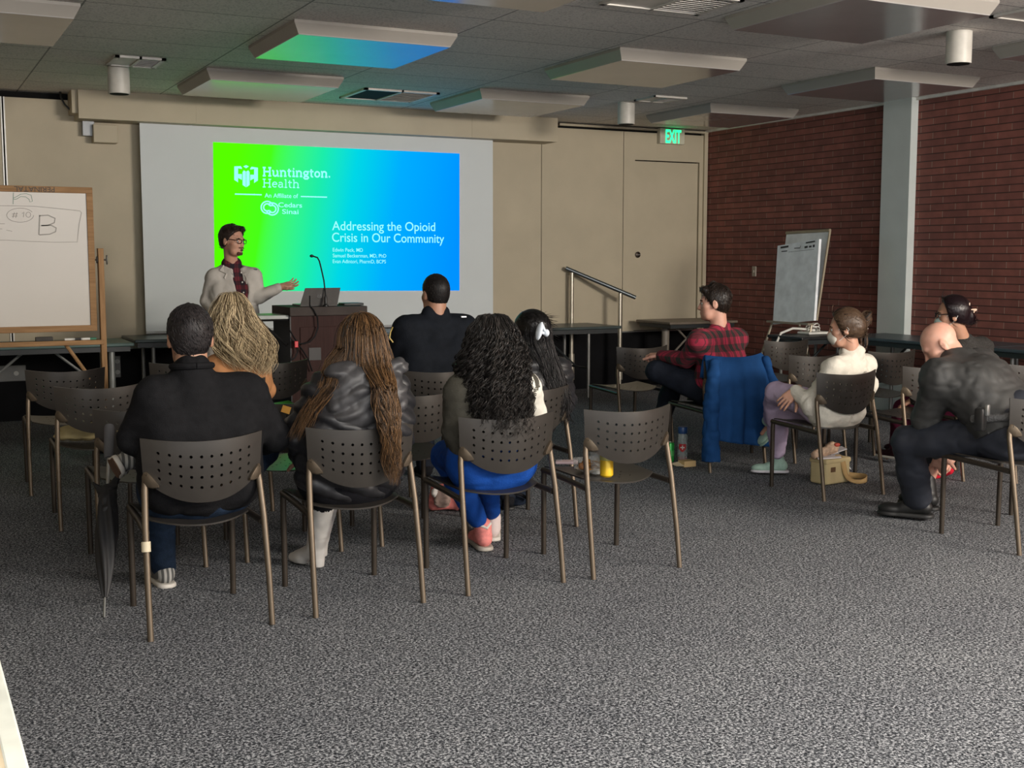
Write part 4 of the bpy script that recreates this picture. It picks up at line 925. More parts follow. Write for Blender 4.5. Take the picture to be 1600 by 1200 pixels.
def person(J, name_label, skin, hs=1.0, neckr=0.052, tk=1.0, wide=1.0, ra=1.0, rl=1.0, sh=0.058, hands=None, res=0.008, face_fat=1.0, loc=None, feet=True):
    pl = A3(J['pel']); t = empty('person', loc if loc is not None else (pl[0], pl[1], 0), name_label, 'person')
    hp, T, R_ = head_prims(J['head'], J['hf'], J['hu'], hs, face_fat=face_fat)
    nb = A3(J['neck']); hd = A3(J['head'])
    P = torso_prims(J, -0.006, tk, wide, sh) + arm_prims(J, -0.006, ra) + hips_prims(J, -0.010, rl) + leg_prims(J, -0.010, rl, cuff=0.001)
    P += hp
    P += [('c', nb-A3((0, 0, 0.05)), T(0, -0.022, -0.055), neckr+0.006, neckr, 0.02)]
    if feet:
        for e in 'LR':
            a, b = A3(J['an'+e]), A3(J['to'+e]); P.append(('c', a-A3((0, 0, .02)), a-A3((0, 0, .03))+(b-a)*0.6, 0.024, 0.016, 0.02))
    o = sdf_mesh('body', P, res, skin, t)
    hh = []
    for e in 'LR':
        w_, el = A3(J['wr'+e]), A3(J['el'+e]); d = unit(w_-el); opt = (hands or {}).get(e, {})
        hp_ = hand_prims(w_, opt.get('d', d), opt.get('n', (0, 0, 1)), 1 if e == 'R' else -1, opt.get('curl', 0.45), opt.get('spread', 0.10), opt.get('s', 1.0))
        hh.append(sdf_mesh('hand', hp_, 0.0042, skin, t))
    join_into(o, hh)
    t['_T'] = 0; del t['_T']
    return t, T, R_
def eyes(t, T, R_, s=1.0, which=(-1, 1), iris=(0.05, 0.03, 0.02), brow=(0.04, 0.025, 0.018)):
    for e in which:
        o = MB().ell(T(e*0.032, 0.0765, -0.003), (0.0125*s, 0.0125*s, 0.0115*s), None, 14).build('eye', M('eye_white', (0.6, 0.57, 0.54), 0.25), t)
        MB().ell(T(e*0.032, 0.0855, -0.003), (0.0055*s, 0.0055*s, 0.0055*s), None, 12).build('iris', M('iris_dark', iris, 0.2), o)
        MB().tube([T(e*0.016, 0.091, 0.017), T(e*0.032, 0.090, 0.021), T(e*0.050, 0.076, 0.016)], [0.0035*s, 0.0045*s, 0.002*s], 8).build('eyebrow', M('brow_dark', brow, 0.8), t)
def locks(name, paths, r0, mat, parent, n=5, taper=0.25):
    """long hair: every lock a tapered tube"""
    vs, fs = [], []; base = 0
    for pts in paths:
        pts = np.asarray(pts); m_ = len(pts); tan = np.gradient(pts, axis=0); tan /= np.maximum(1e-9, np.linalg.norm(tan, axis=1))[:, None]
        ref = np.where(np.abs(tan[:, 2:3]) < 0.9, np.array([[0, 0, 1.0]]), np.array([[0.6, 0.8, 0]])); a = np.cross(tan, ref); a /= np.linalg.norm(a, axis=1)[:, None]; b = np.cross(tan, a)
        rr = r0*(0.85+0.3*random.random()) * np.interp(np.linspace(0, 1, m_), [0, 0.08, 0.7, 1], [0.5, 1, 0.9, taper])
        for k in range(n): pass
        ang = np.arange(n)*2*PI/n
        ring = pts[:, None, :] + rr[:, None, None]*(np.cos(ang)[None, :, None]*a[:, None, :]+np.sin(ang)[None, :, None]*b[:, None, :]*0.7)
        vs.append(ring.reshape(-1, 3))
        i = np.arange(m_-1)[:, None]*n; k = np.arange(n)[None, :]; k2 = (k+1) % n
        fs.append((np.stack([i+k, i+k2, i+n+k2, i+n+k], -1).reshape(-1, 4))+base)
        base += m_*n
    v = np.concatenate(vs); f = np.concatenate(fs)
    if parent is not None: v = v-np.array(root_loc(parent))
    me = bpy.data.meshes.new(name); me.vertices.add(len(v)); me.vertices.foreach_set('co', v.astype(np.float32).ravel())
    me.loops.add(len(f)*4); me.loops.foreach_set('vertex_index', f.astype(np.int32).ravel()); me.polygons.add(len(f)); me.polygons.foreach_set('loop_start', np.arange(0, len(f)*4, 4, dtype=np.int32))
    me.update(calc_edges=True); me.polygons.foreach_set('use_smooth', [True]*len(f)); me.materials.append(mat)
    o = bpy.data.objects.new(name, me); C.objects.link(o)
    if parent is not None: o.parent = parent
    return o
def hair_volume(name, prof, count, r0, mat, parent, az=(-1.9, 1.9), back=(0, -1), wave=(0.01, 0.16), curl=0.0, seed=1, uneven=0.12, hull=True, layers=(0.86, 1.0), pts=34, endtaper=0.2, kids=4, spread=0.006):
    """prof: list of (z, cx, cy, rx, ry) from crown to tips; az measured from the back of the head"""
    rs = np.random.RandomState(seed); prof = np.array(prof, float)
    zz = prof[:, 0]; L_ = np.concatenate([[0], np.cumsum(np.sqrt(np.diff(zz)**2+np.diff(prof[:, 3])**2))]); L_ /= L_[-1]
    bx = np.array([back[1]*-1, back[0], 0.0]); bv = np.array([back[0], back[1], 0.0]); bx = np.array([-back[1], back[0], 0.0])
    def pt(s, a, rho):
        z = np.interp(s, L_, zz); cx, cy, rx, ry = (np.interp(s, L_, prof[:, i]) for i in (1, 2, 3, 4))
        c = np.stack([cx, cy, z], -1)
        return c + rho[..., None]*(np.sin(a)*rx)[..., None]*bx + rho[..., None]*(np.cos(a)*ry)[..., None]*bv
    paths = []
    for q in range(count):
        a0 = az[0]+(az[1]-az[0])*(q+rs.rand())/count; s1 = 1-uneven*rs.rand()**1.5
        s = np.linspace(0.01+0.05*rs.rand(), s1, pts if not curl else pts*2); rho = np.full(len(s), layers[0]+(layers[1]-layers[0])*rs.rand())
        ph = rs.rand()*6.28; ln = s*abs(zz[0]-zz[-1]); amp = wave[0]*np.clip((s-0.15)*2.2, 0, 1)
        a = a0 + 0.10*(rs.rand()-0.5)*s
        P = pt(s, np.full(len(s), 1.0)*a, rho)
        w1 = np.sin(ln/wave[1]*6.28*(0.85+0.3*rs.rand())+ph)
        P = P + (amp*w1)[:, None]*(np.cos(a)[:, None]*bx - np.sin(a)[:, None]*bv) + (0.6*amp*np.sin(ln/wave[1]*5.1+ph*2))[:, None]*(np.cos(a)[:, None]*bv + np.sin(a)[:, None]*bx)
        if curl:
            am = curl*np.clip((s-0.10)*3, 0.15, 1)*(0.7+0.5*rs.rand()); fq = 6.28*ln/(0.045+0.02*rs.rand())
            P = P + (am*np.cos(fq+ph))[:, None]*(np.cos(a)[:, None]*bx - np.sin(a)[:, None]*bv) + (am*np.sin(fq+ph))[:, None]*(np.cos(a)[:, None]*bv + np.sin(a)[:, None]*bx)
        for k_ in range(kids):
            of = rs.randn(3)*spread; of2 = rs.randn(3)*spread
            paths.append(P + of*(0.25+0.75*s[:, None]) + of2*np.sin(s*3.1+ph)[:, None]*0.7)
    o = locks(name, paths, r0, mat, parent, n=4, taper=endtaper)
    if hull:
        mb = MB(); smax = 0.86
        def fn(u, v):
            s = np.array([v*smax]); a = np.array([az[0]+(az[1]-az[0])*u]); return pt(s, a, np.array([layers[0]*0.97]))[0]
        mb.grid(fn, 40, 28); h = mb.build('underlayer', mat, parent)
        join_into(o, [h])
    return o
# ================================================================ the people
from mathutils.bvhtree import BVHTree
def a3(x, y, Y): return np.array(at(x, y, Y))
def z3(x, y, z=0.0): return np.array(atz(x, y, z))
def onto(o, px, py, off=0.003):
    """the point of object o that the sight line through (px, py) meets first"""
    R0 = root_loc(o.parent) if o.parent else Vector(); me = o.data
    bv = BVHTree.FromPolygons([v.co+R0 for v in me.vertices], [tuple(p.vertices) for p in me.polygons])
    d = Vector(ray(px, py)).normalized(); h = bv.ray_cast(Vector((0, 0, EYE)), d)
    return None if h[0] is None else (h[0]-d*off, h[1])
m_knit = M('black_knit', (0.008, 0.008, 0.009), 0.85, 0, 40, 0.2, 0.25, 220)
m_denim = M('dark_denim', (0.012, 0.022, 0.042), 0.8, 0, 30, 0.3, 0.3, 250)
m_navy = M('navy_cloth', (0.011, 0.014, 0.022), 0.75, 0, 20, 0.25, 0.2, 150)
m_whites = M('white_sole', (0.62, 0.58, 0.52), 0.6)
m_blk = M('black_cloth', (0.007, 0.007, 0.009), 0.8, 0, 30, 0.2, 0.2, 150)
m_blksole = M('black_rubber_sole', (0.012, 0.012, 0.012), 0.6)
m_puff = M('black_puffer_nylon', (0.013, 0.013, 0.015), 0.48, 0, 20, 0.15)
# ---- heavy man in black sweater
J = sitting(1.095, 4.815)
J.update(head=a3(297, 527, 5.06), hf=(0.12, 1, -0.06), neck=a3(300, 583, 5.01), chest=a3(312, 660, 5.03), pel=A3((1.115, 5.05, .56)), shL=a3(243, 622, 5.02), shR=a3(386, 617, 5.02), elL=a3(209, 684, 5.08), elR=a3(429, 682, 5.10), wrL=a3(262, 700, 5.42), wrR=a3(395, 700, 5.42),
         hipL=A3((1.0, 5.10, .56)), hipR=A3((1.22, 5.10, .56)), knL=A3((1.02, 5.52, .53)), anL=A3((1.065, 5.66, .09)), toL=A3((1.05, 5.84, .03)), knR=A3((1.48, 5.42, .64)), anR=a3(213, 712, 5.38), toR=a3(213, 712, 5.38)+A3((0.016, .19, -.045)))
t, T, R_ = person(J, 'heavyset person in a black sweater and jeans seated in the front row', m_skin2, hs=1.06, neckr=0.064, tk=1.25, wide=1.45, ra=1.35, rl=1.15, sh=0.072, face_fat=1.12)
sw = torso_prims(J, 0.008, 1.25, 1.45, 0.074) + arm_prims(J, 0.012, 1.4)
nk = A3(J['neck']); sw += [('c', nk+A3((0, 0, -.10)), nk+A3((0, 0, 0.010)), 0.10, 0.082, 0.03)]
sdf_mesh('sweater', sw, 0.0095, m_knit, t, 0.006, 0.07)
MB().tube([nk+A3((0.080*math.sin(a), -0.002-0.078*math.cos(a), 0.030+0.006*math.cos(a))) for a in np.linspace(0, 2*PI, 25)], 0.014, 8, False).build('collar', m_knit, t)
hb = hips_prims(J, 0.012, 1.25) + leg_prims(J, 0.008, 1.12, 'L') + leg_prims(J, 0.008, 1.12, 'R')
jn = sdf_mesh('jeans', hb, 0.0095, m_denim, t, 0.004, 0.05)
hair_cap('hair', J['head'], J['hf'], J['hu'], 1.06, mat_hair('near_black_hair', (0.004, 0.0035, 0.004), (0.03, 0.024, 0.024), 0.5), t, 0.010, 0.055, -0.058, wr=0.002, wsc=0.018)
tufts(bpy.data.objects['hair'], J['head'], J['hf'], J['hu'], 1.06, 1500, 0.022, 0.0016, MC['near_black_hair'], t, 0.45, 3, 0.4)
m_shg, nt_, b_ = nodes('striped_knit_shoe'); tc_ = N(nt_, 'ShaderNodeTexCoord'); wv = N(nt_, 'ShaderNodeTexWave'); wv.inputs['Scale'].default_value = 14; wv.inputs['Distortion'].default_value = 0.6
nt_.links.new(tc_.outputs['Object'], wv.inputs['Vector']); r__ = ramp(nt_, wv.outputs['Fac'], [(0.35, (0.09, 0.09, 0.085)), (0.65, (0.42, 0.41, 0.38))]); nt_.links.new(r__.outputs[0], b_.inputs['Base Color']); b_.inputs['Roughness'].default_value = 0.85
shoe('shoe', J['anL'], J['toL'], m_shg, m_whites, t, 1.1)
o = shoe('shoe', J['anR'], J['toR'], m_shg, m_whites, t, 1.15, up=(0.90, 0.0, 0.42))
f_ = unit(A3(J['toR'])-A3(J['anR'])); u_ = A3((0.90, 0, .42)); u_ = unit(u_-f_*(u_@f_)); c_ = A3(J['anR'])-u_*0.035*1.15
sdf_mesh('outsole', [('c', c_-f_*0.045-u_*0.056, c_+f_*0.07-u_*0.056, 0.040, 0.041, 0.01), ('e', c_+f_*0.135-u_*0.056, (0.048, 0.07, 0.03), [np.cross(f_, u_), f_, u_], 0.02), ('cut', c_-u_*0.0545, u_), ('cut', c_-u_*0.061, -u_)], 0.004, M('brown_outsole', (0.13, 0.075, 0.05), 0.7), o)
hs_ = [h for h in (onto(jn, 355, 757), onto([c for c in t.children if c.name.startswith('sweater')][0], 355, 757)) if h]
h = min(hs_, key=lambda h: h[0].length) if hs_ else None
if h: MB().box(h[0], (0.075, 0.006, 0.028), Matrix.Rotation(-0.55, 3, 'Y'), 0.002).build('leather_patch', M('tan_leather', (0.32, 0.16, 0.06), 0.5), t, False)
# ---- woman in the puffer jacket
J = sitting(1.780, 4.822)
J.update(head=a3(563, 537, 5.05), hf=(-0.25, 1, -0.10), neck=a3(566, 590, 5.03), chest=a3(560, 660, 5.03), shL=a3(512, 622, 5.04), shR=a3(606, 620, 5.04), elL=a3(474, 680, 5.12), elR=a3(615, 690, 5.15), wrL=a3(480, 715, 5.40), wrR=a3(560, 690, 5.45),
         knL=A3((1.80, 5.45, .52)), anL=z3(496, 888)+A3((0, .02, .10)), toL=z3(470, 878)+A3((-0.05, .04, .03)), knR=A3((1.87, 5.56, .52)), anR=z3(500, 872)+A3((.02, .05, .10)), toR=z3(494, 860)+A3((0, .12, .03)))
t, T, R_ = person(J, 'person with long brown hair in a black puffer jacket and white boots', m_skin, hs=0.98, ra=1.0)
def quilt(per, amp, tilt=0.0):
    return lambda P: (-amp*np.abs(np.sin(PI*(P[:, 2]+tilt*P[:, 0])/per))).astype(np.float32)
pj = torso_prims(J, 0.028, 1.1, 1.18, 0.068) + arm_prims(J, 0.030, 1.25)
sdf_mesh('puffer_jacket', pj, 0.009, m_puff, t, 0.008, 0.06, quilt=quilt(0.085, 0.018, 0.5), seed=4)
hc = a3(578, 628, 4.93)
hd = [('e', hc+A3((-0.02, 0, 0.01)), (0.185, 0.085, 0.165), None, 0.03), ('c', hc+A3((-0.16, 0.02, 0.135)), hc+A3((0.15, 0.02, 0.15)), 0.032, 0.032, 0.03)]
sdf_mesh('hood', hd, 0.008, M('puffer_nylon_lit', (0.035, 0.034, 0.036), 0.5, 0, 20, 0.15), t, 0.012, 0.055, quilt=quilt(0.07, 0.010, -0.6), seed=9)  # jacket nylon in a paler copy: light on the hood put into the colour
sdf_mesh('black_trousers', hips_prims(J, 0.028, 1.15)+leg_prims(J, 0.010, 1.05, 'LR', 0.25), 0.0095, m_blk, t, 0.003, 0.05)
m_boot = M('white_leather_boot', (0.60, 0.57, 0.53), 0.4)
for e in 'LR':
    k_, a = A3(J['kn'+e]), A3(J['an'+e]); v = (k_-a); L_ = np.linalg.norm(v)
    f = unit(A3((J['to'+e][0]-a[0], J['to'+e][1]-a[1], 0)))
    P = [('c', a+v*0.02, a+v*0.72, 0.048, 0.066, 0.02), ('c', a-A3((0, 0, .01)), a+f*0.12-A3((0, 0, .062)), 0.040, 0.032, 0.02), ('c', a+f*0.10-A3((0, 0, .070)), a+f*0.165-A3((0, 0, .072)), 0.036, 0.026, 0.02), ('c', a-f*0.012-A3((0, 0, .02)), a-f*0.016-A3((0, 0, .092)), 0.038, 0.031, 0.01), ('cut', a-A3((0, 0, a[2]-0.004)), (0, 0, -1)), ('cut', a+v*0.68, v)]
    sdf_mesh('boot', P, 0.006, m_boot, t, 0.003, 0.05)
hq = A3(J['head']); mhb = mat_hair('brown_hair_highlights', (0.012, 0.007, 0.004), (0.16, 0.085, 0.036))
Zt = hq[2]
top = [(Zt+.130, hq[0], hq[1]-.01, .004, .004), (Zt+.126, hq[0], hq[1]-.01, .035, .038), (Zt+.112, hq[0], hq[1]-.01, .062, .070), (Zt+.085, hq[0], hq[1]-.01, .086, .098), (Zt+.04, hq[0], hq[1]-.012, .102, .118), (Zt-.02, hq[0], hq[1]-.02, .112, .126)]
prof = top + [(Zt-.09, hq[0]+.0, hq[1]-.03, .130, .130), (Zt-.16, hq[0]+.01, hq[1]-.03, .145, .12), (Zt-.22, hq[0]+.02, hq[1]-.02, .13, .11)]
hm = hair_volume('hair', prof, 130, 0.0017, mhb, t, (-1.0, 2.1), wave=(0.006, 0.20), seed=2, uneven=0.12, kids=8, spread=0.007)
prof3 = top + [(Zt-.09, hq[0]+.0, hq[1]-.03, .110, .140), (Zt-.17, hq[0]+.01, 4.92, .095, .12), (Zt-.27, hq[0]+.02, 4.895, .08, .105), (Zt-.38, hq[0]+.03, 4.88, .07, .095), (Zt-.52, hq[0]+.05, 4.87, .048, .065), (Zt-.60, hq[0]+.055, 4.865, .02, .055)]
h3 = hair_volume('hair', prof3, 70, 0.0017, mhb, t, (-0.45, 1.0), wave=(0.014, 0.19), seed=3, uneven=0.40, hull=False, kids=8, spread=0.007)
prof2 = top + [(Zt-.08, hq[0]-.03, hq[1]-.02, .135, .12), (Zt-.17, hq[0]-.06, 4.97, .155, .13), (Zt-.27, hq[0]-.12, 5.00, .16, .13), (Zt-.40, hq[0]-.19, 5.02, .15, .11)]
h2 = hair_volume('hair', prof2, 55, 0.0017, mhb, t, (-1.9, -0.9), wave=(0.008, 0.2), seed=5, uneven=0.35, hull=False, kids=8, spread=0.007)
join_into(hm, [h2, h3])
# ---- curly-haired woman in blue scrubs
J = sitting(2.497, 4.83)
J.update(head=a3(768, 535, 5.06), hf=(0.1, 1, -0.05), neck=a3(766, 590, 5.04), chest=a3(765, 655, 5.05), shL=a3(722, 615, 5.04), shR=a3(819, 607, 5.04), elL=a3(714, 672, 5.08), elR=a3(832, 650, 5.14), wrL=a3(716, 705, 5.35), wrR=a3(790, 690, 5.45),
         hipL=A3((2.41, 5.09, .56)), hipR=A3((2.58, 5.09, .56)), knL=A3((2.44, 5.50, .53)), anL=z3(757, 858)+A3((-.005, .01, .10)), toL=z3(759, 852)+A3((0.0, .16, .03)), knR=A3((2.66, 5.52, .54)), anR=z3(768, 847)+A3((.03, .05, .10)), toR=z3(772, 842)+A3((.07, .17, .03)))
t, T, R_ = person(J, 'person with long black curls, olive jacket and bright blue trousers', m_skin, hs=0.96)
m_olive = M('olive_grey_jacket', (0.062, 0.058, 0.046), 0.75, 0, 20, 0.15, 0.2, 120)
sdf_mesh('jacket', torso_prims(J, 0.016, 1.0, 1.05, 0.062)+arm_prims(J, 0.022, 1.15, 'L'), 0.009, m_olive, t, 0.007, 0.06)
sdf_mesh('white_sleeve', arm_prims(J, 0.024, 1.15, 'R')+[('c', A3(J['shR'])+A3((-.06, -.03, .02)), A3(J['shR']), 0.07, 0.07, 0.03)], 0.008, M('cream_white_cloth', (0.62, 0.60, 0.53), 0.85, 0, 20, 0.06, 0.2, 120), t, 0.006, 0.06)  # right sleeve cream white, rest of the jacket olive grey
m_bluep = M('royal_blue_scrubs', (0.008, 0.055, 0.27), 0.7, 0, 20, 0.12, 0.2, 120)
sdf_mesh('blue_trousers', hips_prims(J, 0.030, 1.12)+leg_prims(J, 0.012, 1.08, 'L', 0.16)+leg_prims(J, 0.012, 1.05, 'R', 0.16), 0.009, m_bluep, t, 0.005, 0.06)
m_pink = M('pink_sneaker', (0.66, 0.22, 0.20), 0.75, 0, 60, 0.15)
shoe('shoe', J['anL'], J['toL'], m_pink, M('grey_sole', (0.33, 0.30, 0.26), 0.5), t, 1.12)
a_ = A3(J['anL']); MB().tube([a_+A3((-.03, -.035, .035)), a_+A3((0, -.050, .020)), a_+A3((.03, -.03, .04))], 0.008, 8).build('heel_trim', m_whites, t)
shoe('shoe', J['anR'], J['toR'], M('white_pink_sneaker', (0.66, 0.55, 0.52), 0.7), m_whites, t, 1.1)
p_ = A3(J['anR']); MB().tube([p_+A3((-.02, .03, .04)), p_+A3((.0, .02, .085)), p_+A3((.045, .0, .085)), p_+A3((.04, .02, .055)), p_+A3((0, .04, .035))], 0.004, 6).build('lace', m_whites, t)
hq = A3(J['head']); Zt = hq[2]; mhk = mat_hair('black_curls', (0.003, 0.003, 0.003), (0.035, 0.030, 0.027), 0.36)
prof = [(Zt+.132, hq[0], hq[1]-.01, .004, .004), (Zt+.120, hq[0], hq[1]-.01, .065, .07), (Zt+.07, hq[0], hq[1]-.01, .105, .12), (Zt-.01, hq[0], hq[1]-.02, .135, .14), (Zt-.09, hq[0]-.01, hq[1]-.03, .165, .15), (Zt-.18, hq[0]-.015, hq[1]-.05, .165, .14), (Zt-.28, hq[0]-.01, 4.98, .155, .13), (Zt-.37, hq[0]+.005, 4.955, .145, .11), (Zt-.43, hq[0]+.015, 4.94, .12, .09)]
hair_volume('hair', prof, 300, 0.0024, mhk, t, (-1.95, 1.95), wave=(0.012, 0.13), curl=0.012, seed=6, uneven=0.30, layers=(0.82, 1.06), kids=3, spread=0.005)
# ---- woman with the claw clip
J = sitting(3.15, 5.83)
J.update(head=a3(829, 521, 6.08), hf=(-0.45, 0.9, -0.05), neck=a3(832, 560, 6.06), chest=a3(842, 625, 6.06), shL=a3(806, 585, 6.08), shR=a3(868, 583, 6.10), elL=a3(800, 640, 6.15), elR=a3(880, 625, 6.25))
t, T, R_ = person(J, 'person with straight black hair held by a white claw clip', m_skin, hs=0.96, res=0.009)
sdf_mesh('puffer_jacket', torso_prims(J, 0.02, 1.0, 1.05, 0.062)+arm_prims(J, 0.026, 1.15), 0.0095, m_puff, t, 0.006, 0.06, quilt=quilt(0.08, 0.014), seed=12)
sdf_mesh('trousers', hips_prims(J, 0.02, 1.05)+leg_prims(J, 0.010, 1.0), 0.010, m_navy, t, 0.003, 0.05)
for e in 'LR': shoe('shoe', J['an'+e], J['to'+e], m_blk, m_blksole, t, 1.0)
mh4 = mat_hair('straight_black_hair', (0.002, 0.002, 0.002), (0.014, 0.011, 0.011), 0.32)
hq = A3(J['head']); Zt = hq[2]
hm = hair_cap('hair', J['head'], J['hf'], J['hu'], 0.98, mh4, t, 0.020, 0.05, -0.09, wr=0.002)
bx_, by_ = hq[0]+.055, hq[1]-.075
prof = [(Zt+.115, hq[0], hq[1]-.01, .02, .03), (Zt+.09, hq[0]+.01, hq[1]-.01, .075, .09), (Zt+.03, hq[0]+.015, hq[1]-.01, .098, .112), (Zt-.05, hq[0]+.02, hq[1]-.02, .098, .105), (Zt-.13, hq[0]+.045, hq[1]-.06, .08, .075), (Zt-.24, hq[0]+.085, hq[1]-.09, .072, .055), (Zt-.36, hq[0]+.12, hq[1]-.13, .06, .04), (Zt-.50, hq[0]+.13, hq[1]-.16, .028, .02)]
h2 = hair_volume('hair', prof, 150, 0.0017, mh4, t, (-2.3, 2.0), wave=(0.004, 0.25), seed=8, uneven=0.25); join_into(hm, [h2])
tufts(hm, J['head'], J['hf'], J['hu'], 0.98, 500, 0.07, 0.0017, mh4, t, 0.05, 14, origin=(.09, .09))
q = a3(845, 519, 5.93); m_claw = M('pale_blue_claw', (0.62, 0.68, 0.74), 0.3)
mb = MB(); mb.ell(q+A3((-0.01, 0.0, 0.005)), (0.016, 0.028, 0.052), Matrix.Rotation(0.25, 3, 'Y'), 16).ell(q+A3((0.035, 0.0, -0.005)), (0.018, 0.02, 0.022)).tube([q+A3((0.002, 0, 0.055)), q+A3((0.022, -.005, 0.01)), q+A3((0.035, 0, -0.005))], 0.008, 8).tube([q+A3((0.0, 0, 0.0)), q+A3((0.03, 0, -0.01))], 0.009, 8)
mb.build('claw_clip', m_claw, t)
# ---- officer in front of the screen
J = sitting(3.13, 7.05)
J.update(head=a3(680, 459, 7.30), hf=(-0.1, 1, -0.02), neck=a3(680, 490, 7.28), chest=a3(678, 560, 7.28), shL=a3(634, 515, 7.30), shR=a3(726, 513, 7.30), elL=a3(619, 572, 7.36), elR=a3(740, 570, 7.36), hu=(0, 0, 1))
t, T, R_ = person(J, 'officer in dark uniform seated with back to us before the screen', m_skin2, hs=1.02, neckr=0.062, tk=1.15, wide=1.35, ra=1.25, sh=0.07, res=0.009)
un = torso_prims(J, 0.012, 1.18, 1.35, 0.072)+arm_prims(J, 0.016, 1.3); nk = A3(J['neck'])
un += [('c', nk+A3((-.05, -.01, 0.005)), nk+A3((.05, -.01, 0.005)), 0.048, 0.048, 0.015)]
uj = sdf_mesh('uniform_jacket', un, 0.0095, M('black_uniform_cloth', (0.007, 0.009, 0.013), 0.8, 0, 20, 0.2, 0.15, 120), t, 0.004, 0.07)
sdf_mesh('trousers', hips_prims(J, 0.014, 1.1)+leg_prims(J, 0.012, 1.1), 0.010, m_navy, t, 0.003, 0.05)
for e in 'LR': shoe('shoe', J['an'+e], J['to'+e], m_blk, m_blksole, t, 1.1)
hair_cap('hair', J['head'], J['hf'], J['hu'], 1.02, mat_hair('dark_short_hair', (0.006, 0.005, 0.005), (0.035, 0.028, 0.026), 0.5), t, 0.006, 0.05, -0.04, wr=0.001)
tufts(t.children[[c.name.split('.')[0] for c in t.children].index('hair')], J['head'], J['hf'], J['hu'], 1.02, 900, 0.014, 0.0016, MC['dark_short_hair'], t, 0.5, 7, 0.2)
h = onto(uj, 614, 523)
if h: MB().tube([h[0]+Vector((0.0, 0, .05)), h[0]+Vector((-0.012, .01, 0.02)), h[0]+Vector((-0.02, .01, -.02)), h[0]+Vector((0.0, 0, -.05))], 0.005, 6).build('gold_shoulder_patch', M('gold_thread', (0.5, 0.36, 0.10), 0.5), t)
h = onto(uj, 724, 495)
if h: MB().box(h[0], (0.04, 0.02, 0.012), None, 0.003).build('epaulette_glint', M('silver_glint', (0.6, 0.6, 0.6), 0.3, 0.8), t, False)  # glint on the epaulette, put in as a small bright silver block
# ---- blonde woman
J = sitting(1.73, 7.03)
J.update(head=a3(362, 493, 7.30), hf=(0.15, 1, -0.05), neck=a3(366, 535, 7.28), chest=a3(374, 600, 7.26), shL=a3(338, 575, 7.28), shR=a3(404, 572, 7.30), elL=a3(328, 625, 7.34), elR=a3(416, 610, 7.36))
t, T, R_ = person(J, 'person with long wavy blonde hair in a tan top', m_skin, hs=0.98, res=0.009)
sdf_mesh('tan_top', torso_prims(J, 0.008, 1.0, 1.0, 0.060)+arm_prims(J, 0.012, 1.1), 0.0095, M('tan_cloth', (0.42, 0.20, 0.088), 0.75, 0, 15, 0.12), t, 0.005, 0.06)
sdf_mesh('trousers', hips_prims(J, 0.014, 1.05)+leg_prims(J, 0.010, 1.0), 0.010, m_navy, t, 0.003, 0.05)
for e in 'LR': shoe('shoe', J['an'+e], J['to'+e], m_blk, m_blksole, t, 1.0)
hq = A3(J['head']); Zt = hq[2]; mh6 = mat_hair('blonde_hair', (0.075, 0.048, 0.022), (0.80, 0.64, 0.40), 0.4)
prof = [(Zt+.135, hq[0], hq[1]-.01, .004, .004), (Zt+.12, hq[0], hq[1]-.01, .06, .065), (Zt+.07, hq[0], hq[1]-.01, .10, .115), (Zt+.0, hq[0], hq[1]-.02, .13, .13), (Zt-.09, hq[0]+.02, hq[1]-.03, .165, .14), (Zt-.18, hq[0]+.055, hq[1]-.05, .17, .12), (Zt-.27, hq[0]+.085, hq[1]-.07, .145, .10), (Zt-.36, hq[0]+.10, hq[1]-.08, .085, .08)]
hair_volume('hair', prof, 120, 0.0019, mh6, t, (-1.9, 1.9), wave=(0.030, 0.19), seed=11, uneven=0.28, layers=(0.84, 1.05), kids=9, spread=0.011)
# ---- speaker in the white coat
J = dict(pel=a3(366, 508, 10.06), chest=a3(366, 455, 10.06), neck=a3(362, 411, 10.08), head=a3(363, 376, 10.02), hf=(0.62, -0.84, -0.08), hu=(0.05, 0, 1), shR=a3(335, 433, 10.12), shL=a3(396, 432, 10.02), elR=a3(324, 470, 10.16), wrR=a3(345, 500, 9.94), elL=a3(405, 464, 9.96), wrL=a3(436, 449, 9.88))
pz_ = A3(J['pel']); gx, gy = pz_[0], pz_[1]; rx_ = A3((-.93, -.2, 0))
J.update(hipR=pz_+rx_*0.1, hipL=pz_-rx_*0.1, knR=A3((gx-.11, gy-.06, .50)), knL=A3((gx+.10, gy-.08, .50)), anR=A3((gx-.11, gy+.02, .09)), anL=A3((gx+.11, gy, .09)), toR=A3((gx-.14, gy-.16, .03)), toL=A3((gx+.15, gy-.17, .03)))
t, T, R_ = person(J, 'speaker in glasses, white coat and red plaid shirt gesturing beside the lectern', m_skin, hs=1.04, res=0.0065, tk=0.88, sh=0.042, hands={'L': dict(d=(0.93, -0.10, 0.22), n=(0.15, 0.55, -0.8), curl=0.18, spread=0.22)})
m_pl = mat_plaid('red_black_plaid', (0.12, 0.012, 0.02), (0.008, 0.008, 0.014), (0.03, 0.006, 0.01), 0.07, 0.07)
sh_ = torso_prims(J, 0.005, 0.92, 0.98, 0.040); nk = A3(J['neck']); sh_ += [('c', nk+A3((-.02, 0, -0.01)), nk+A3((.02, 0, -.01)), 0.066, 0.066, 0.01), ('cut', nk+A3((0.03, -.05, 0.020)), (0.2, -0.55, 0.9))]
sdf_mesh('plaid_shirt', sh_, 0.008, m_pl, t, 0.003, 0.06)
fr = unit(A3((0.34, -0.94, 0))); rt_ = np.cross(fr, A3((0, 0, 1)))
co = torso_prims(J, 0.018, 0.92, 1.02, 0.044)+arm_prims(J, 0.014, 1.08, 'R')+arm_prims(J, 0.014, 1.08, 'L', 0.94)
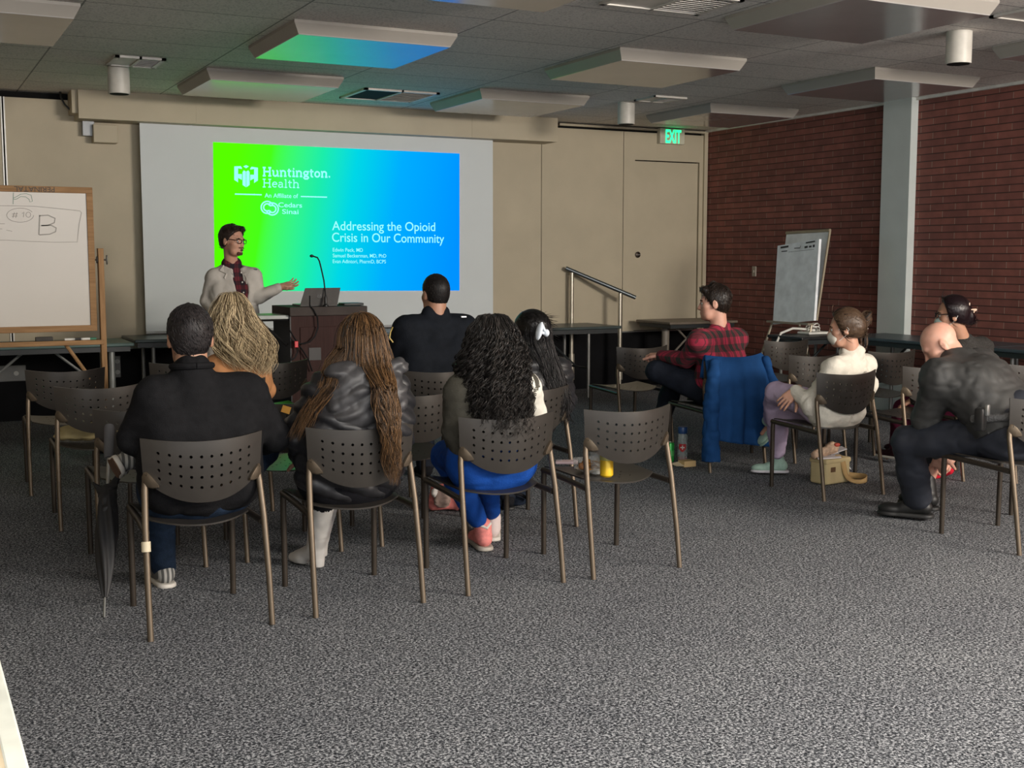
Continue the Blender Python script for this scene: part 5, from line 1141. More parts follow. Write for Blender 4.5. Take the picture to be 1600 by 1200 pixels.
for e in (-1, 1): co.append(('c', pz_+rt_*e*0.10+A3((0, 0, .05)), pz_+rt_*e*0.16+A3((0, 0, -.38)), 0.13, 0.13, 0.05))
co += [('cut', pz_+A3((0, 0, -.40)), (0, 0, -1))]
ctr = A3(J['chest'])+fr*0.15+rt_*0.01
co += [('-e', ctr+A3((0, 0, 0.12)), (0.050, 0.13, 0.30), [rt_, fr, A3((0, 0, 1))], 0.01), ('-e', ctr+A3((0, 0, -0.35)), (0.045, 0.13, 0.40), [rt_, fr, A3((0, 0, 1))], 0.01), ('-e', nk+fr*0.05+A3((0, 0, .03)), (0.085, 0.10, 0.08), [rt_, fr, A3((0, 0, 1))], 0.015)]
wc = sdf_mesh('white_coat', co, 0.0085, M('white_coat_cotton', (0.50, 0.47, 0.43), 0.8, 0, 10, 0.04, 0.1, 60), t, 0.006, 0.07)
for pts in (((357, 408), (350, 413), (343, 423), (354, 427), (350, 434), (372, 464), (370, 447), (364, 428)), ((377, 409), (384, 413), (391, 424), (381, 428), (386, 435), (384, 464), (382, 446), (379, 428))):
    P = [h[0] for h in (onto(wc, *q, 0.009) for q in pts) if h]
    if len(P) > 4:
        mb = MB(); cen = sum(P, Vector())/len(P); vs_ = [mb.bm.verts.new(q) for q in P]; c0 = mb.bm.verts.new(cen)
        for k in range(len(vs_)): mb.bm.faces.new((vs_[k], vs_[(k+1) % len(vs_)], c0))
        mb.build('lapel', M('white_coat_lapel', (0.50, 0.47, 0.43), 0.8), t, False, 0.006)
mb = MB()
for px, py, l_ in ((397, 416.5, 0.055), (399, 421, 0.03)):
    h = onto(wc, px, py, 0.004)
    if h: mb.box(h[0], (l_, 0.004, 0.008), None)
if len(mb.bm.verts): mb.build('breast_lettering', M('navy_thread', (0.05, 0.06, 0.12), 0.7), t, False)
mb = MB()
for py in (426, 441, 457, 473):
    q = a3(378, py, 9.9); h = onto(bpy.data.objects['plaid_shirt'], 375+(py-410)*0.12, py, 0.003)
    if h: mb.ell(h[0], (0.007, 0.004, 0.007), None, 8)
if len(mb.bm.verts): mb.build('shirt_button', M('pale_button', (0.6, 0.55, 0.5), 0.4), t)
m_jean2 = M('blue_jeans', (0.045, 0.085, 0.16), 0.8, 0, 20, 0.2)
sdf_mesh('jeans', hips_prims(J, 0.006, 1.0)+leg_prims(J, 0.010, 1.0), 0.010, m_jean2, t, 0.004, 0.06)
for e in 'LR': shoe('shoe', J['an'+e], J['to'+e], m_blk, m_blksole, t, 1.1)
hair_cap('hair', J['head'], J['hf'], J['hu'], 1.04, mat_hair('dark_brown_short_hair', (0.006, 0.004, 0.004), (0.03, 0.02, 0.016)), t, 0.011, 0.045, -0.045, extra=lambda T_, R2: [('c', T_(-0.04, 0.06, 0.10), T_(0.04, 0.06, 0.10), 0.02, 0.02, 0.03)], wr=0.002)
tufts(t.children[[c.name.split('.')[0] for c in t.children].index('hair')], J['head'], J['hf'], J['hu'], 1.04, 700, 0.03, 0.002, MC['dark_brown_short_hair'], t, 0.3, 5, 0.2)
eyes(t, T, R_, 1.0)
hd = [('c', T(-0.028, 0.096, -0.052), T(0.028, 0.096, -0.052), 0.006, 0.006, 0.01), ('c', T(-0.02, 0.084, -0.094), T(0.02, 0.084, -0.094), 0.012, 0.012, 0.01), ('c', T(-0.02, 0.080, -0.102), T(0.02, 0.080, -0.102), 0.010, 0.010, 0.01)]
sdf_mesh('beard', hd, 0.004, M('stubble_brown', (0.10, 0.05, 0.035), 0.9), t, 0.002, 0.01)
MB().ell(T(0, 0.099, -0.068), (0.016, 0.010, 0.008)).build('open_mouth', M('dark_mouth', (0.06, 0.015, 0.015), 0.5), t)
def glasses(t, T, mat, s=1.0):
    mb = MB()
    for e in (-1, 1):
        mb.tube([T(e*0.034+0.024*math.cos(a), 0.104-0.010*abs(math.cos(a))*(1 if e*math.cos(a) > 0 else 0), 0.000+0.017*math.sin(a)) for a in np.linspace(0, 2*PI, 20)], 0.0022*s, 6, False)
        mb.tube([T(e*0.058, 0.094, 0.006), T(e*0.080, 0.05, 0.010), T(e*0.084, -0.01, 0.006)], 0.0024*s, 6)
    mb.tube([T(-0.011, 0.105, 0.004), T(0.011, 0.105, 0.004)], 0.002*s, 6); return mb.build('glasses', mat, t)
m_gl = M('dark_glasses_frame', (0.015, 0.013, 0.013), 0.3, 0.3); glasses(t, T, m_gl, 1.2)
# ---- young man in plaid shirt
J = sitting(5.355, 6.89)
J.update(head=a3(1116, 473, 7.12), hf=(-0.80, 0.60, -0.04), hu=(0.05, 0.0, 1), neck=a3(1124, 512, 7.10), chest=a3(1128, 565, 7.10), shL=a3(1092, 533, 7.04), shR=a3(1152, 530, 7.16), elL=a3(1072, 562, 7.22), wrL=a3(1034, 556, 7.45), elR=a3(1120, 570, 7.4), wrR=a3(1045, 562, 7.55),
         hipL=A3((5.26, 7.14, .56)), hipR=A3((5.44, 7.15, .56)), knL=a3(1026, 580, 7.42), anL=a3(1085, 606, 7.72), toL=a3(1096, 618, 7.85), knR=a3(1052, 598, 7.70), anR=a3(1034, 655, 7.80), toR=a3(1016, 660, 7.9))
t, T, R_ = person(J, 'young person in a red and green plaid shirt turned left in profile', m_skin3, hs=1.06, neckr=0.058, res=0.0065, hands={'L': dict(curl=0.6), 'R': dict(curl=0.6)})
m_pl2 = mat_plaid('red_green_plaid', (0.30, 0.016, 0.045), (0.010, 0.020, 0.016), (0.06, 0.012, 0.018), 0.095, 0.10, axis='XY')
s_ = torso_prims(J, 0.012, 1.05, 1.1, 0.064)+arm_prims(J, 0.016, 1.15); nk = A3(J['neck']); s_ += [('c', nk+A3((-.02, 0, -.005)), nk+A3((.03, 0, .0)), 0.062, 0.062, 0.015)]
sdf_mesh('plaid_shirt', s_, 0.0085, m_pl2, t, 0.005, 0.06)
sdf_mesh('navy_trousers', hips_prims(J, 0.012, 1.05)+leg_prims(J, 0.014, 1.12), 0.009, m_navy, t, 0.005, 0.06)
for e in 'LR': shoe('shoe', J['an'+e], J['to'+e], m_blk, m_blksole, t, 1.1)
hair_cap('hair', J['head'], J['hf'], J['hu'], 1.06, mat_hair('dark_brown_crop', (0.008, 0.005, 0.004), (0.04, 0.026, 0.018)), t, 0.010, 0.060, -0.052, extra=lambda T_, R2: [('c', T_(-0.045, 0.066, 0.092), T_(0.045, 0.066, 0.092), 0.022, 0.022, 0.03), ('c', T_(-0.03, 0.0, 0.120), T_(0.03, 0.0, 0.125), 0.02, 0.02, 0.03)], wr=0.002)
tufts(t.children[[c.name.split('.')[0] for c in t.children].index('hair')], J['head'], J['hf'], J['hu'], 1.06, 1100, 0.028, 0.0018, MC['dark_brown_crop'], t, 0.4, 6, 0.2)
eyes(t, T, R_, 1.0)
# ---- woman in white fleece with mask
J = sitting(5.384, 5.74)
J.update(head=a3(1320, 513, 6.02), hf=(-0.74, 0.67, -0.10), hu=(0.04, -.03, 1), neck=a3(1332, 549, 6.00), chest=a3(1333, 600, 5.99), shL=a3(1303, 577, 5.94), shR=a3(1351, 571, 6.06), elL=a3(1268, 634, 5.96), wrL=a3(1243, 611, 6.12), elR=a3(1335, 630, 6.25), wrR=a3(1265, 628, 6.42),
         hipL=A3((5.30, 5.99, .56)), hipR=A3((5.47, 5.99, .56)), knL=a3(1213, 613, 6.40), anL=a3(1203, 660, 6.72), toL=a3(1183, 678, 6.80), knR=a3(1215, 652, 6.50), anR=z3(1216, 742)+A3((.0, .01, .10)), toR=z3(1190, 742)+A3((-0.03, .05, .03)))
t, T, R_ = person(J, 'person in a white fleece and face mask with lavender trousers, legs crossed', m_skin, hs=1.0, res=0.0065, hands={'L': dict(d=(-0.80, -0.05, -0.50), n=(-0.45, -0.75, 0.50), curl=0.30, spread=0.10)})
m_fl = M('cream_fleece', (0.66, 0.63, 0.55), 0.9, 0, 30, 0.06, 0.35, 160)
fl = torso_prims(J, 0.014, 0.95, 1.0, 0.056); nk = A3(J['neck']); fl += [('c', nk+A3((-.02, 0.01, -.01)), nk+A3((.02, -.01, -.005)), 0.062, 0.062, 0.02), ('c', A3(J['pel'])+A3((-.10, -.06, -.02)), A3(J['pel'])+A3((.10, -.06, -.02)), 0.115, 0.115, 0.03), ('cut', A3(J['pel'])+A3((0, 0, -.135)), (0, 0.15, -1)), ('cut', A3(J['pel'])+A3((0, .12, -.10)), (-.1, 1, -0.9))]+arm_prims(J, 0.022, 1.10, 'LR', 0.97)
sdf_mesh('white_fleece', fl, 0.0085, m_fl, t, 0.009, 0.06)
m_lav = M('lavender_cloth', (0.47, 0.38, 0.52), 0.75, 0, 15, 0.08, 0.2, 120)
sdf_mesh('lavender_trousers', hips_prims(J, 0.012, 1.05)+leg_prims(J, 0.012, 1.06, 'L', 0.12)+leg_prims(J, 0.012, 1.06, 'R', 0.20), 0.0085, m_lav, t, 0.005, 0.05)
m_mint = M('mint_sneaker', (0.36, 0.52, 0.44), 0.75, 0, 60, 0.08); m_ls = M('pale_lilac_sole', (0.55, 0.54, 0.58), 0.6)
shoe('shoe', J['anR'], J['toR'], m_mint, m_ls, t, 1.0); shoe('shoe', J['anL'], J['toL'], m_mint, m_mint, t, 1.0, up=(-0.3, -0.1, 0.9))
mh9 = mat_hair('brown_balayage_hair', (0.005, 0.003, 0.002), (0.085, 0.045, 0.024), 0.45)
hm = hair_cap('hair', J['head'], J['hf'], J['hu'], 1.0, mat_hair('dark_brown_crown', (0.008, 0.005, 0.005), (0.10, 0.06, 0.035), 0.4), t, 0.016, 0.052, -0.05, tilt=0.55, extra=lambda T_, R2: [('e', T_(0, -0.085, -0.0), (0.055, 0.05, 0.06), R2, 0.04)], wr=0.002)
tufts(hm, J['head'], J['hf'], J['hu'], 1.0, 900, 0.07, 0.0018, mh9, t, 0.06, 15, origin=(.10, .08))
q = a3(1352, 500, 5.98); rs = np.random.RandomState(4); pts_ = []
for k in range(70):
    a0, a1 = rs.rand()*6.28, rs.rand()*2-1; r_ = 0.036*(0.6+0.5*rs.rand())
    c0 = q+A3((0, 0, .012)); s_ = np.linspace(0, 3.2, 18)
    pts_.append(np.stack([c0[0]+r_*np.cos(a0+s_)*1.0, c0[1]+r_*np.sin(a0+s_), c0[2]+0.03*a1+0.02*np.sin(s_*2+a0)], -1))
for k in range(40):
    c0 = a3(1347, 520, 5.97)+rs.randn(3)*0.012; s_ = np.linspace(0, 1, 14); pts_.append(np.stack([c0[0]+0.012*np.sin(s_*5+k)*s_+0.012*s_*(rs.rand()-.3), c0[1]-0.01*s_+0*s_, c0[2]-0.10*s_], -1))
b_ = locks('bun', pts_, 0.0055, mh9, t)
MB().tube([a3(x, y, 5.93) for x, y in ((1338, 519), (1344, 514), (1350, 517), (1356, 513))], 0.005, 6).tube([a3(x, y, 5.93) for x, y in ((1345, 508), (1349, 515), (1347, 522))], 0.004, 6).build('hair_claw', M('clear_claw', (0.6, 0.5, 0.45), 0.25), t)
def mask(t, T, mat, rr):
    P = [('e', T(0, 0.062, -0.058), (0.060, 0.044, 0.052), rr, 0.01), ('e', T(0, 0.088, -0.048), (0.030, 0.026, 0.030), rr, 0.02), ('cut', T(0, 0.045, 0), -A3(rr[1])), ('cut', T(0, 0.07, -0.018), A3(rr[2])-0.2*A3(rr[1]))]
    o = sdf_mesh('face_mask', P, 0.0045, mat, t)
    mb = MB()
    for e in (-1, 1): mb.tube([T(e*0.050, 0.065, -0.025), T(e*0.072, 0.03, 0.004), T(e*0.088, -0.008, 0.02), T(e*0.090, -0.026, -0.005), T(e*0.082, 0.0, -0.045), T(e*0.052, 0.055, -0.085)], 0.0022, 6)
    mb.build('ear_loop', M('white_elastic', (0.65, 0.64, 0.62), 0.6), o)
mask(t, T, M('pale_mask', (0.60, 0.57, 0.50), 0.8), R_); eyes(t, T, R_, 1.0)
# ---- woman in glasses behind
J = sitting(6.95, 5.61)
J.update(head=a3(1487, 492, 6.0), hf=(-0.78, 0.62, -0.04), hu=(0, 0, 1), neck=a3(1506, 527, 6.0), chest=a3(1530, 580, 6.0), pel=a3(1548, 645, 5.96), shL=a3(1496, 555, 5.94), shR=a3(1533, 545, 6.12), elL=a3(1470, 610, 6.1), wrL=a3(1430, 625, 6.3), elR=a3(1500, 610, 6.3), wrR=a3(1440, 630, 6.45),
         hipL=a3(1532, 648, 5.98), hipR=a3(1540, 640, 6.12), knL=a3(1411, 638, 6.50), anL=a3(1398, 700, 6.60), toL=a3(1378, 714, 6.72), knR=a3(1420, 630, 6.62), anR=a3(1406, 692, 6.78), toR=a3(1390, 706, 6.90))
t, T, R_ = person(J, 'person with dark hair, glasses and face mask behind the bald officer', m_skin2, hs=1.0, res=0.0065)
sdf_mesh('grey_sweater', torso_prims(J, 0.014, 1.05, 1.08, 0.064)+arm_prims(J, 0.014, 1.1), 0.009, M('charcoal_fleece', (0.038, 0.036, 0.034), 0.95, 0, 90, 0.5, 0.6, 140), t, 0.004, 0.05)
m_mar = M('maroon_scrubs', (0.075, 0.008, 0.025), 0.75)
sdf_mesh('maroon_trousers', hips_prims(J, 0.012, 1.0)+leg_prims(J, 0.010, 1.0, 'LR', 0.08), 0.009, m_mar, t, 0.004, 0.05)
for e in 'LR': shoe('shoe', J['an'+e], J['to'+e], M('dark_maroon_shoe', (0.035, 0.01, 0.014), 0.7), m_whites, t, 0.95)
mh10 = mat_hair('deep_black_brown', (0.004, 0.002, 0.003), (0.018, 0.008, 0.010), 0.3)
hm = hair_cap('hair', J['head'], J['hf'], J['hu'], 1.0, mh10, t, 0.018, 0.045, -0.045, tilt=0.35, extra=lambda T_, R2: [('e', T_(0, -0.120, -0.015), (0.04, 0.03, 0.055), R2, 0.02), ('e', T_(0, -0.06, -0.06), (0.05, 0.045, 0.05), R2, 0.03)], wr=0.001)
tufts(hm, J['head'], J['hf'], J['hu'], 1.0, 700, 0.07, 0.0016, mh10, t, 0.04, 16, origin=(.10, .08))
q = a3(1518, 483, 5.94)
MB().tube([a3(x, y, 5.90) for x, y in ((1515, 473), (1514, 482), (1517, 489), (1522, 488), (1524, 483), (1516, 484))], 0.0045, 6).tube([a3(1521, 486, 5.90), a3(1525, 484, 5.92)], 0.008, 8).build('hair_clip', M('cream_clip', (0.66, 0.50, 0.38), 0.35), t)
mask(t, T, M('mint_mask', (0.45, 0.56, 0.52), 0.8), R_); eyes(t, T, R_, 1.0); glasses(t, T, m_gl, 1.3)
# ---- bald officer bending forward
J = sitting(5.33, 4.215)
J.update(head=a3(1468, 538, 5.02), hf=(-0.62, 0.45, -0.62), hu=(-0.42, 0.42, 0.78), neck=a3(1500, 562, 4.90), chest=a3(1530, 605, 4.74), pel=A3((5.36, 4.50, .57)), shL=a3(1468, 592, 4.80), shR=a3(1533, 575, 5.04), elL=a3(1447, 655, 4.90), wrL=a3(1470, 708, 5.08), elR=a3(1520, 655, 5.15), wrR=a3(1488, 712, 5.18),
         hipL=A3((5.27, 4.52, .57)), hipR=A3((5.46, 4.54, .57)), knL=a3(1418, 690, 4.99), anL=z3(1432, 812)+A3((0, 0, .12)), toL=z3(1372, 806)+A3((0, 0, .03)), knR=a3(1470, 680, 5.18), anR=a3(1447, 768, 5.22), toR=a3(1428, 792, 5.32))
t, T, R_ = person(J, 'bald officer in black jacket and navy trousers bending down to the boots', m_skin3, hs=1.06, neckr=0.068, tk=1.2, wide=1.3, ra=1.2, sh=0.07, res=0.007, face_fat=1.1,
    hands={'L': dict(d=(0.15, 0.35, -0.92), n=(-0.8, -0.5, -0.3), curl=0.6), 'R': dict(d=(-0.2, 0.2, -0.95), n=(0.7, -0.6, 0), curl=0.6)})
bj = torso_prims(J, 0.020, 1.25, 1.35, 0.075, 0.08)+arm_prims(J, 0.028, 1.3, 'LR', 0.92); nk = A3(J['neck']); bj += [('c', nk+A3((-.03, 0.02, -.005)), nk+A3((.03, -.01, .0)), 0.074, 0.074, 0.02), ('cut', A3(J['pel'])+A3((0, -.05, 0.055)), (0.1, -.45, -1))]
m_nyl = M('black_nylon_jacket', (0.030, 0.030, 0.029), 0.62, 0, 14, 0.15)
sdf_mesh('black_jacket', bj, 0.009, m_nyl, t, 0.007, 0.055, seed=21)
sdf_mesh('navy_trousers', hips_prims(J, 0.026, 1.2)+[('c', A3(J['pel'])+A3((-.11, -.01, .06)), A3(J['pel'])+A3((.11, -.01, .06)), 0.135, 0.135, 0.03)]+leg_prims(J, 0.018, 1.2, 'L', 0.0)+leg_prims(J, 0.008, 1.0, 'R', 0.45)+[('c', A3(J['anL'])+A3((0, 0, .02)), A3(J['anL'])+(A3(J['knL'])-A3(J['anL']))*0.5, 0.085, 0.085, 0.03)], 0.009, M('navy_uniform', (0.012, 0.015, 0.024), 0.65, 0, 14, 0.15), t, 0.008, 0.07, seed=22)
m_bt = M('black_boot', (0.009, 0.009, 0.009), 0.5)
for e in 'LR': shoe('boot', J['an'+e], J['to'+e], m_bt, m_blksole, t, 1.22, shaft=((0, 0.0, 0.10), 0.05))
tb = t.children[0]
# belt and pouch
jk = [c for c in t.children if c.name.startswith('black_jacket')][0]; tr_ = [c for c in t.children if c.name.startswith('navy_trousers')][0]
bp_ = []
for px in range(1520, 1600, 8):
    y_ = 655-(px-1520)*0.06; hs_ = [h for h in (onto(jk, px, y_, 0.006), onto(tr_, px, y_, 0.006)) if h]
    if hs_: bp_.append(min(hs_, key=lambda h: h[0].length)[0])
if len(bp_) > 2: MB().tube(bp_, 0.024, 10, True, 1.0).build('belt', M('black_basket_leather', (0.10, 0.10, 0.10), 0.35, 0, 60, 0.3, 0.8, 120), t)
q = a3(1532, 655, 4.42); MB().box(q, (0.06, 0.05, 0.12), Matrix.Rotation(0.3, 3, 'Z'), 0.012).build('holster_pouch', M('black_holster', (0.012, 0.012, 0.012), 0.3), t)
MB().box(q+A3((0.012, -.032, .05)), (0.03, 0.02, 0.06), Matrix.Rotation(0.3, 3, 'Z'), 0.006).build('metal_clip', m_steel, t)
# ================================================================ things on and around the chairs
# blue coat over the plaid-shirted man's chair: a draped sheet, its left sleeve hanging
cx, cy = 5.355, 6.89
t = empty('coat', (cx, cy, 0), 'royal blue coat draped over the plaid-shirted man\'s chair back', 'coat')
def cloth(u, v):
    s = 2*u-1; a = abs(s)
    ytop = 0.035+0.075*a**1.9-0.012; ztop = 0.80+0.018*a*a
    if v < 0.18:
        q = v/0.18; return (cx+s*0.252, cy+ytop+0.055*(1-q)-0.015, ztop+0.012-0.16*(1-q)*(1-q))
    q = (v-0.18)/0.82
    hw = 0.255+0.085*q**0.8
    fold = 0.026*q*math.sin(s*7.5+1.2)+0.014*q*math.sin(s*17+2.0*q)+0.010*math.sin(q*9+s*5)*q
    return (cx+s*hw+0.02*q, cy+ytop*(1-q)-0.02-0.05*math.sin(min(1, q*2.2)*PI/2)-0.02*q+fold, ztop+0.014-(0.62+0.05*s)*q)
m_coat = M('royal_blue_wool', (0.010, 0.050, 0.155), 0.85, 0, 12, 0.12, 0.15, 200)
MB().grid(cloth, 44, 40).build('coat_back', m_coat, t, True, 0.010)
P = [('c', (cx-.24, cy-.02, .78), (cx-.285, cy-.05, .5), .045, .058, .03), ('c', (cx-.285, cy-.05, .5), (cx-.29, cy-.06, .10), .058, .060, .03), ('cut', (cx, cy, .095), (0, 0, -1))]
sdf_mesh('sleeve', P, 0.008, m_coat, t, 0.012, 0.07, seed=31)
P = [('c', (cx+.25, cy+.02, .78), (cx+.315, cy+.0, .55), .03, .045, .03), ('c', (cx+.315, cy, .55), (cx+.335, cy, .22), .045, .05, .03)]
sdf_mesh('sleeve', P, 0.008, m_coat, t, 0.012, 0.07, seed=32)
mb = MB(); sl_ = [c for c in t.children if c.name.startswith('sleeve')][0]
for (px, py, l_, h_) in ((1086, 602, .03, .008), (1090, 600, .012, .006), (1088, 606, .028, .01), (1087.5, 611, .022, .008)):
    h = onto(sl_, px, py, 0.004)
    if h: mb.box(h[0], (l_, 0.004, h_), None)
if len(mb.bm.verts): mb.build('sleeve_lettering', M('white_thread', (0.5, 0.52, 0.55), 0.7), t, False)
# umbrella leaning beside the chair behind the heavy man's
u0, u1 = z3(163, 965), a3(171, 665, 5.78)
t = empty('umbrella', u0, 'furled black umbrella with grey handle standing beside an empty chair', 'umbrella')
d = u1-u0; L_ = np.linalg.norm(d); d = d/L_
at_ = lambda s: u0+d*s
MB().tube([at_(0), at_(0.10)], 0.005, 10).build('tip', m_steel, t)
n_ = 36; mb = MB()
def canopy(u, v):
    a = u*2*PI; z = 0.09+v*0.50
    r_ = np.interp(v, [0, .06, .3, .62, .85, 1], [.010, .018, .036, .046, .040, .028])
    r_ *= 1+0.16*math.sin(a*5+v*7)
    e1 = unit(np.cross(d, A3((0, 1, 0)))); e2 = np.cross(d, e1)
    return tuple(at_(z)+e1*r_*math.cos(a)+e2*r_*math.sin(a))
mb.grid(canopy, 48, 26, True).build('canopy', M('black_umbrella_cloth', (0.008, 0.008, 0.009), 0.6), t)
fl = [('c', at_(.56), at_(.68)+A3((.05, 0, 0)), .030, .010, .02), ('c', at_(.56), at_(.64)+A3((-.06, .02, 0)), .028, .008, .02), ('c', at_(.50), at_(.60), .04, .03, .03)]
sdf_mesh('canopy_rim', fl, 0.006, M('black_umbrella_cloth', (0.008, 0.008, 0.009), 0.6), t, 0.006, 0.03)
MB().tube([at_(0.55), at_(L_-0.12)], 0.008, 10).build('shaft', m_steel, t)
MB().tube([at_(L_-0.17), at_(L_-0.16), at_(L_-0.01), at_(L_)], [0.018, 0.021, 0.023, 0.019], 18).build('handle', M('grey_foam_handle', (0.10, 0.10, 0.105), 0.7), t)
# folded jacket on the empty chair
q = a3(130, 676, 7.30)
P = [('e', q+A3((0.02, 0.05, -0.01)), (.19, .12, .042), [unit(A3((1, 0, 0.05))), A3((0, 1, 0)), unit(A3((-.05, 0, 1)))], .02), ('e', q+A3((-.03, .06, .02)), (.10, .09, .03), None, .03), ('cut', A3((0, 0, .448)), (0, 0, -1))]
tag(sdf_mesh('folded_jacket', P, 0.007, M('khaki_cloth', (0.40, 0.33, 0.17), 0.85, 0, 14, 0.1), None, 0.012, 0.06, seed=3), 'folded khaki jacket lying on the seat of an empty chair', 'jacket')
# sticker on the hidden chair's back
h = a3(447, 640, 5.90); tag(MB().box(h, (0.045, 0.004, 0.036), Matrix.Rotation(0.35, 3, 'Y')).build('paper_card', M('orange_card', (0.75, 0.38, 0.06), 0.6)), 'small orange and white card stuck to the chair between the heavy man and puffer jacket', 'card')
# coral bag
q = z3(701, 800)
t = empty('tote_bag', q, 'coral pink bag with a grey mesh pocket on the carpet under a chair', 'bag')
m_cor = M('coral_cloth', (0.62, 0.19, 0.17), 0.75, 0, 14, 0.1)
P = [('c', q+A3((-.07, .05, .05)), q+A3((.06, .05, .05)), .055, .06, .02), ('c', q+A3((-.06, .05, .12)), q+A3((.06, .06, .14)), .04, .045, .03), ('c', q+A3((.05, .06, .14)), q+A3((.06, .06, .20)), .03, .02, .03), ('cut', q+A3((0, 0, .002)), (0, 0, -1))]
sdf_mesh('bag_body', P, 0.006, m_cor, t, 0.010, 0.05)
P = [('e', q+A3((-.045, -.01, .08)), (.055, .03, .055), None, .01), ('c', q+A3((-.07, .0, .13)), q+A3((0, .0, .14)), .025, .03, .03)]
sdf_mesh('mesh_pocket', P, 0.006, M('taupe_mesh', (0.26, 0.19, 0.16), 0.7), t, 0.008, 0.03)
P = [('e', q+A3((-.085, .0, .125)), (.03, .025, .035), None, .01)]
sdf_mesh('white_lining', P, 0.006, M('white_lining', (0.6, 0.56, 0.52), 0.8), t, 0.006, 0.03)
# dark backpack
q = z3(800, 797)
t = empty('backpack', q, 'dark navy backpack lying on the carpet beneath the claw clip woman\'s chair', 'bag')
P = [('c', q+A3((-.10, .10, .05)), q+A3((.11, .10, .045)), .06, .05, .03), ('c', q+A3((-.08, .12, .10)), q+A3((.06, .12, .09)), .05, .04, .03), ('cut', q+A3((0, 0, .002)), (0, 0, -1))]
sdf_mesh('pack_body', P, 0.007, M('navy_pack', (0.014, 0.020, 0.034), 0.7), t, 0.010, 0.06)
MB().tube([q+A3((.0, .02, .11)), q+A3((.06, .0, .09)), q+A3((.13, .02, .05))], 0.010, 8).build('strap', m_blk, t)
# phone, plate, can on the empty front chair
zs = 0.449
def seatpt(px, py): return atz(px, py, zs)
q = seatpt(890, 727); t = empty('phone', q, 'phone in a pale pink case at the edge of the empty chair\'s seat', 'phone')
R2 = Matrix.Rotation(-0.55, 3, 'Z')
MB().box(q+Vector((0, 0.03, 0.013)), (0.115, 0.075, 0.014), R2, 0.005).build('case', M('pale_pink_case', (0.66, 0.50, 0.52), 0.4), t)
MB().box(q+Vector((-0.028, 0.058, 0.021)), (0.026, 0.026, 0.005), R2, 0.004).build('camera_bump', M('grey_lens', (0.3, 0.28, 0.3), 0.3), t)
q = seatpt(929, 739); t = empty('snack_plate', q, 'white plate of orange crackers and pastry on the empty front chair', 'plate')
MB().lathe(q+Vector((0, 0.03, 0.004)), [(0.0, 0), (0.055, 0.0), (0.078, 0.014), (0.080, 0.016), (0.055, 0.004), (0, 0.004)], 28).build('dish', M('white_paper_plate', (0.68, 0.64, 0.56), 0.6), t)
tl = empty('clear_lid', q, 'clear plastic lid standing behind the crackers on the empty front chair', 'lid')
m_cl = M('clear_plastic', (0.55, 0.58, 0.56), 0.15, 0, 4, 0.05, Alpha=0.35)
MB().box(q+Vector((0.02, 0.115, 0.035)), (0.15, 0.004, 0.06), Matrix.Rotation(-0.3, 3, 'X'), 0.0015).build('lid_panel', m_cl, tl, False)
rs = np.random.RandomState(3)
for k in range(14):
    a = rs.rand()*6.28; r_ = 0.045*rs.rand()**.6; c = q+Vector((0.012+r_*math.cos(a)*0.8, 0.015+r_*math.sin(a)*0.7, 0.020+0.013*(k % 4)))
    o = MB().box(c, (0.030, 0.026, 0.006), Matrix.Rotation(rs.rand()*3, 3, 'Z') @ Matrix.Rotation((rs.rand()-.5)*1.4, 3, 'X'), 0.002).build('cracker', M('orange_cracker', (0.80, 0.36, 0.03), 0.6))
    tag(o, 'orange cracker in the heap on the white snack plate', 'cracker', 'crackers on the snack plate')
P = [('c', np.array(q)+A3((-.045, .05, .03)), np.array(q)+A3((-.01, .07, .035)), .018, .022, .01), ('c', np.array(q)+A3((-.01, .07, .035)), np.array(q)+A3((.03, .06, .03)), .022, .014, .01)]
tag(sdf_mesh('pastry', P, 0.004, M('brown_pastry', (0.36, 0.16, 0.06), 0.6, 0, 60, 0.4), None, 0.003, 0.015), 'brown pastry behind the orange crackers on the plate', 'pastry')
def can(q, col, label, h=0.122, r=0.031, deco=None):
    t = empty('drink_can', q, label, 'can')
    MB().lathe(q, [(0, 0.001), (r*0.75, 0.001), (r, 0.010), (r, h-0.012), (r*0.82, h-0.001)], 28).build('can_body', M('can_paint_'+str(len(MC)), col, 0.3, 0.3), t)
    MB().lathe(q+Vector((0, 0, h-0.003)), [(0, 0), (r*0.80, 0), (r*0.84, 0.004), (r*0.78, 0.004), (r*0.76, 0.0015), (0, 0.0015)], 28).build('can_lid', m_steel, t)
    if deco: MB().lathe(q, [(r+0.0006, deco[0]), (r+0.0006, deco[1])], 28).build('printed_band', M('can_band_'+str(len(MC)), deco[2], 0.35, 0.2), t)
    return t
can(seatpt(951, 746)+Vector((0, 0.02, 0)), (0.72, 0.46, 0.02), 'yellow drink can on the empty front chair\'s seat', 0.122, 0.033, (0.085, 0.105, (0.45, 0.42, 0.12)))
q = seatpt(938, 742)+Vector((0.0, 0.04, 0)); t = empty('plastic_cup', q, 'clear plastic cup just left of the yellow can', 'cup')
MB().lathe(q, [(0, 0.001), (0.026, 0.001), (0.034, 0.105), (0.032, 0.105), (0.024, 0.004), (0, 0.004)], 24).build('cup_wall', m_cl, t)
can(atz(1047, 722), (0.02, 0.34, 0.05), 'green drink can on the carpet beside the water bottle', 0.150, 0.030, (0.05, 0.09, (0.10, 0.45, 0.12)))
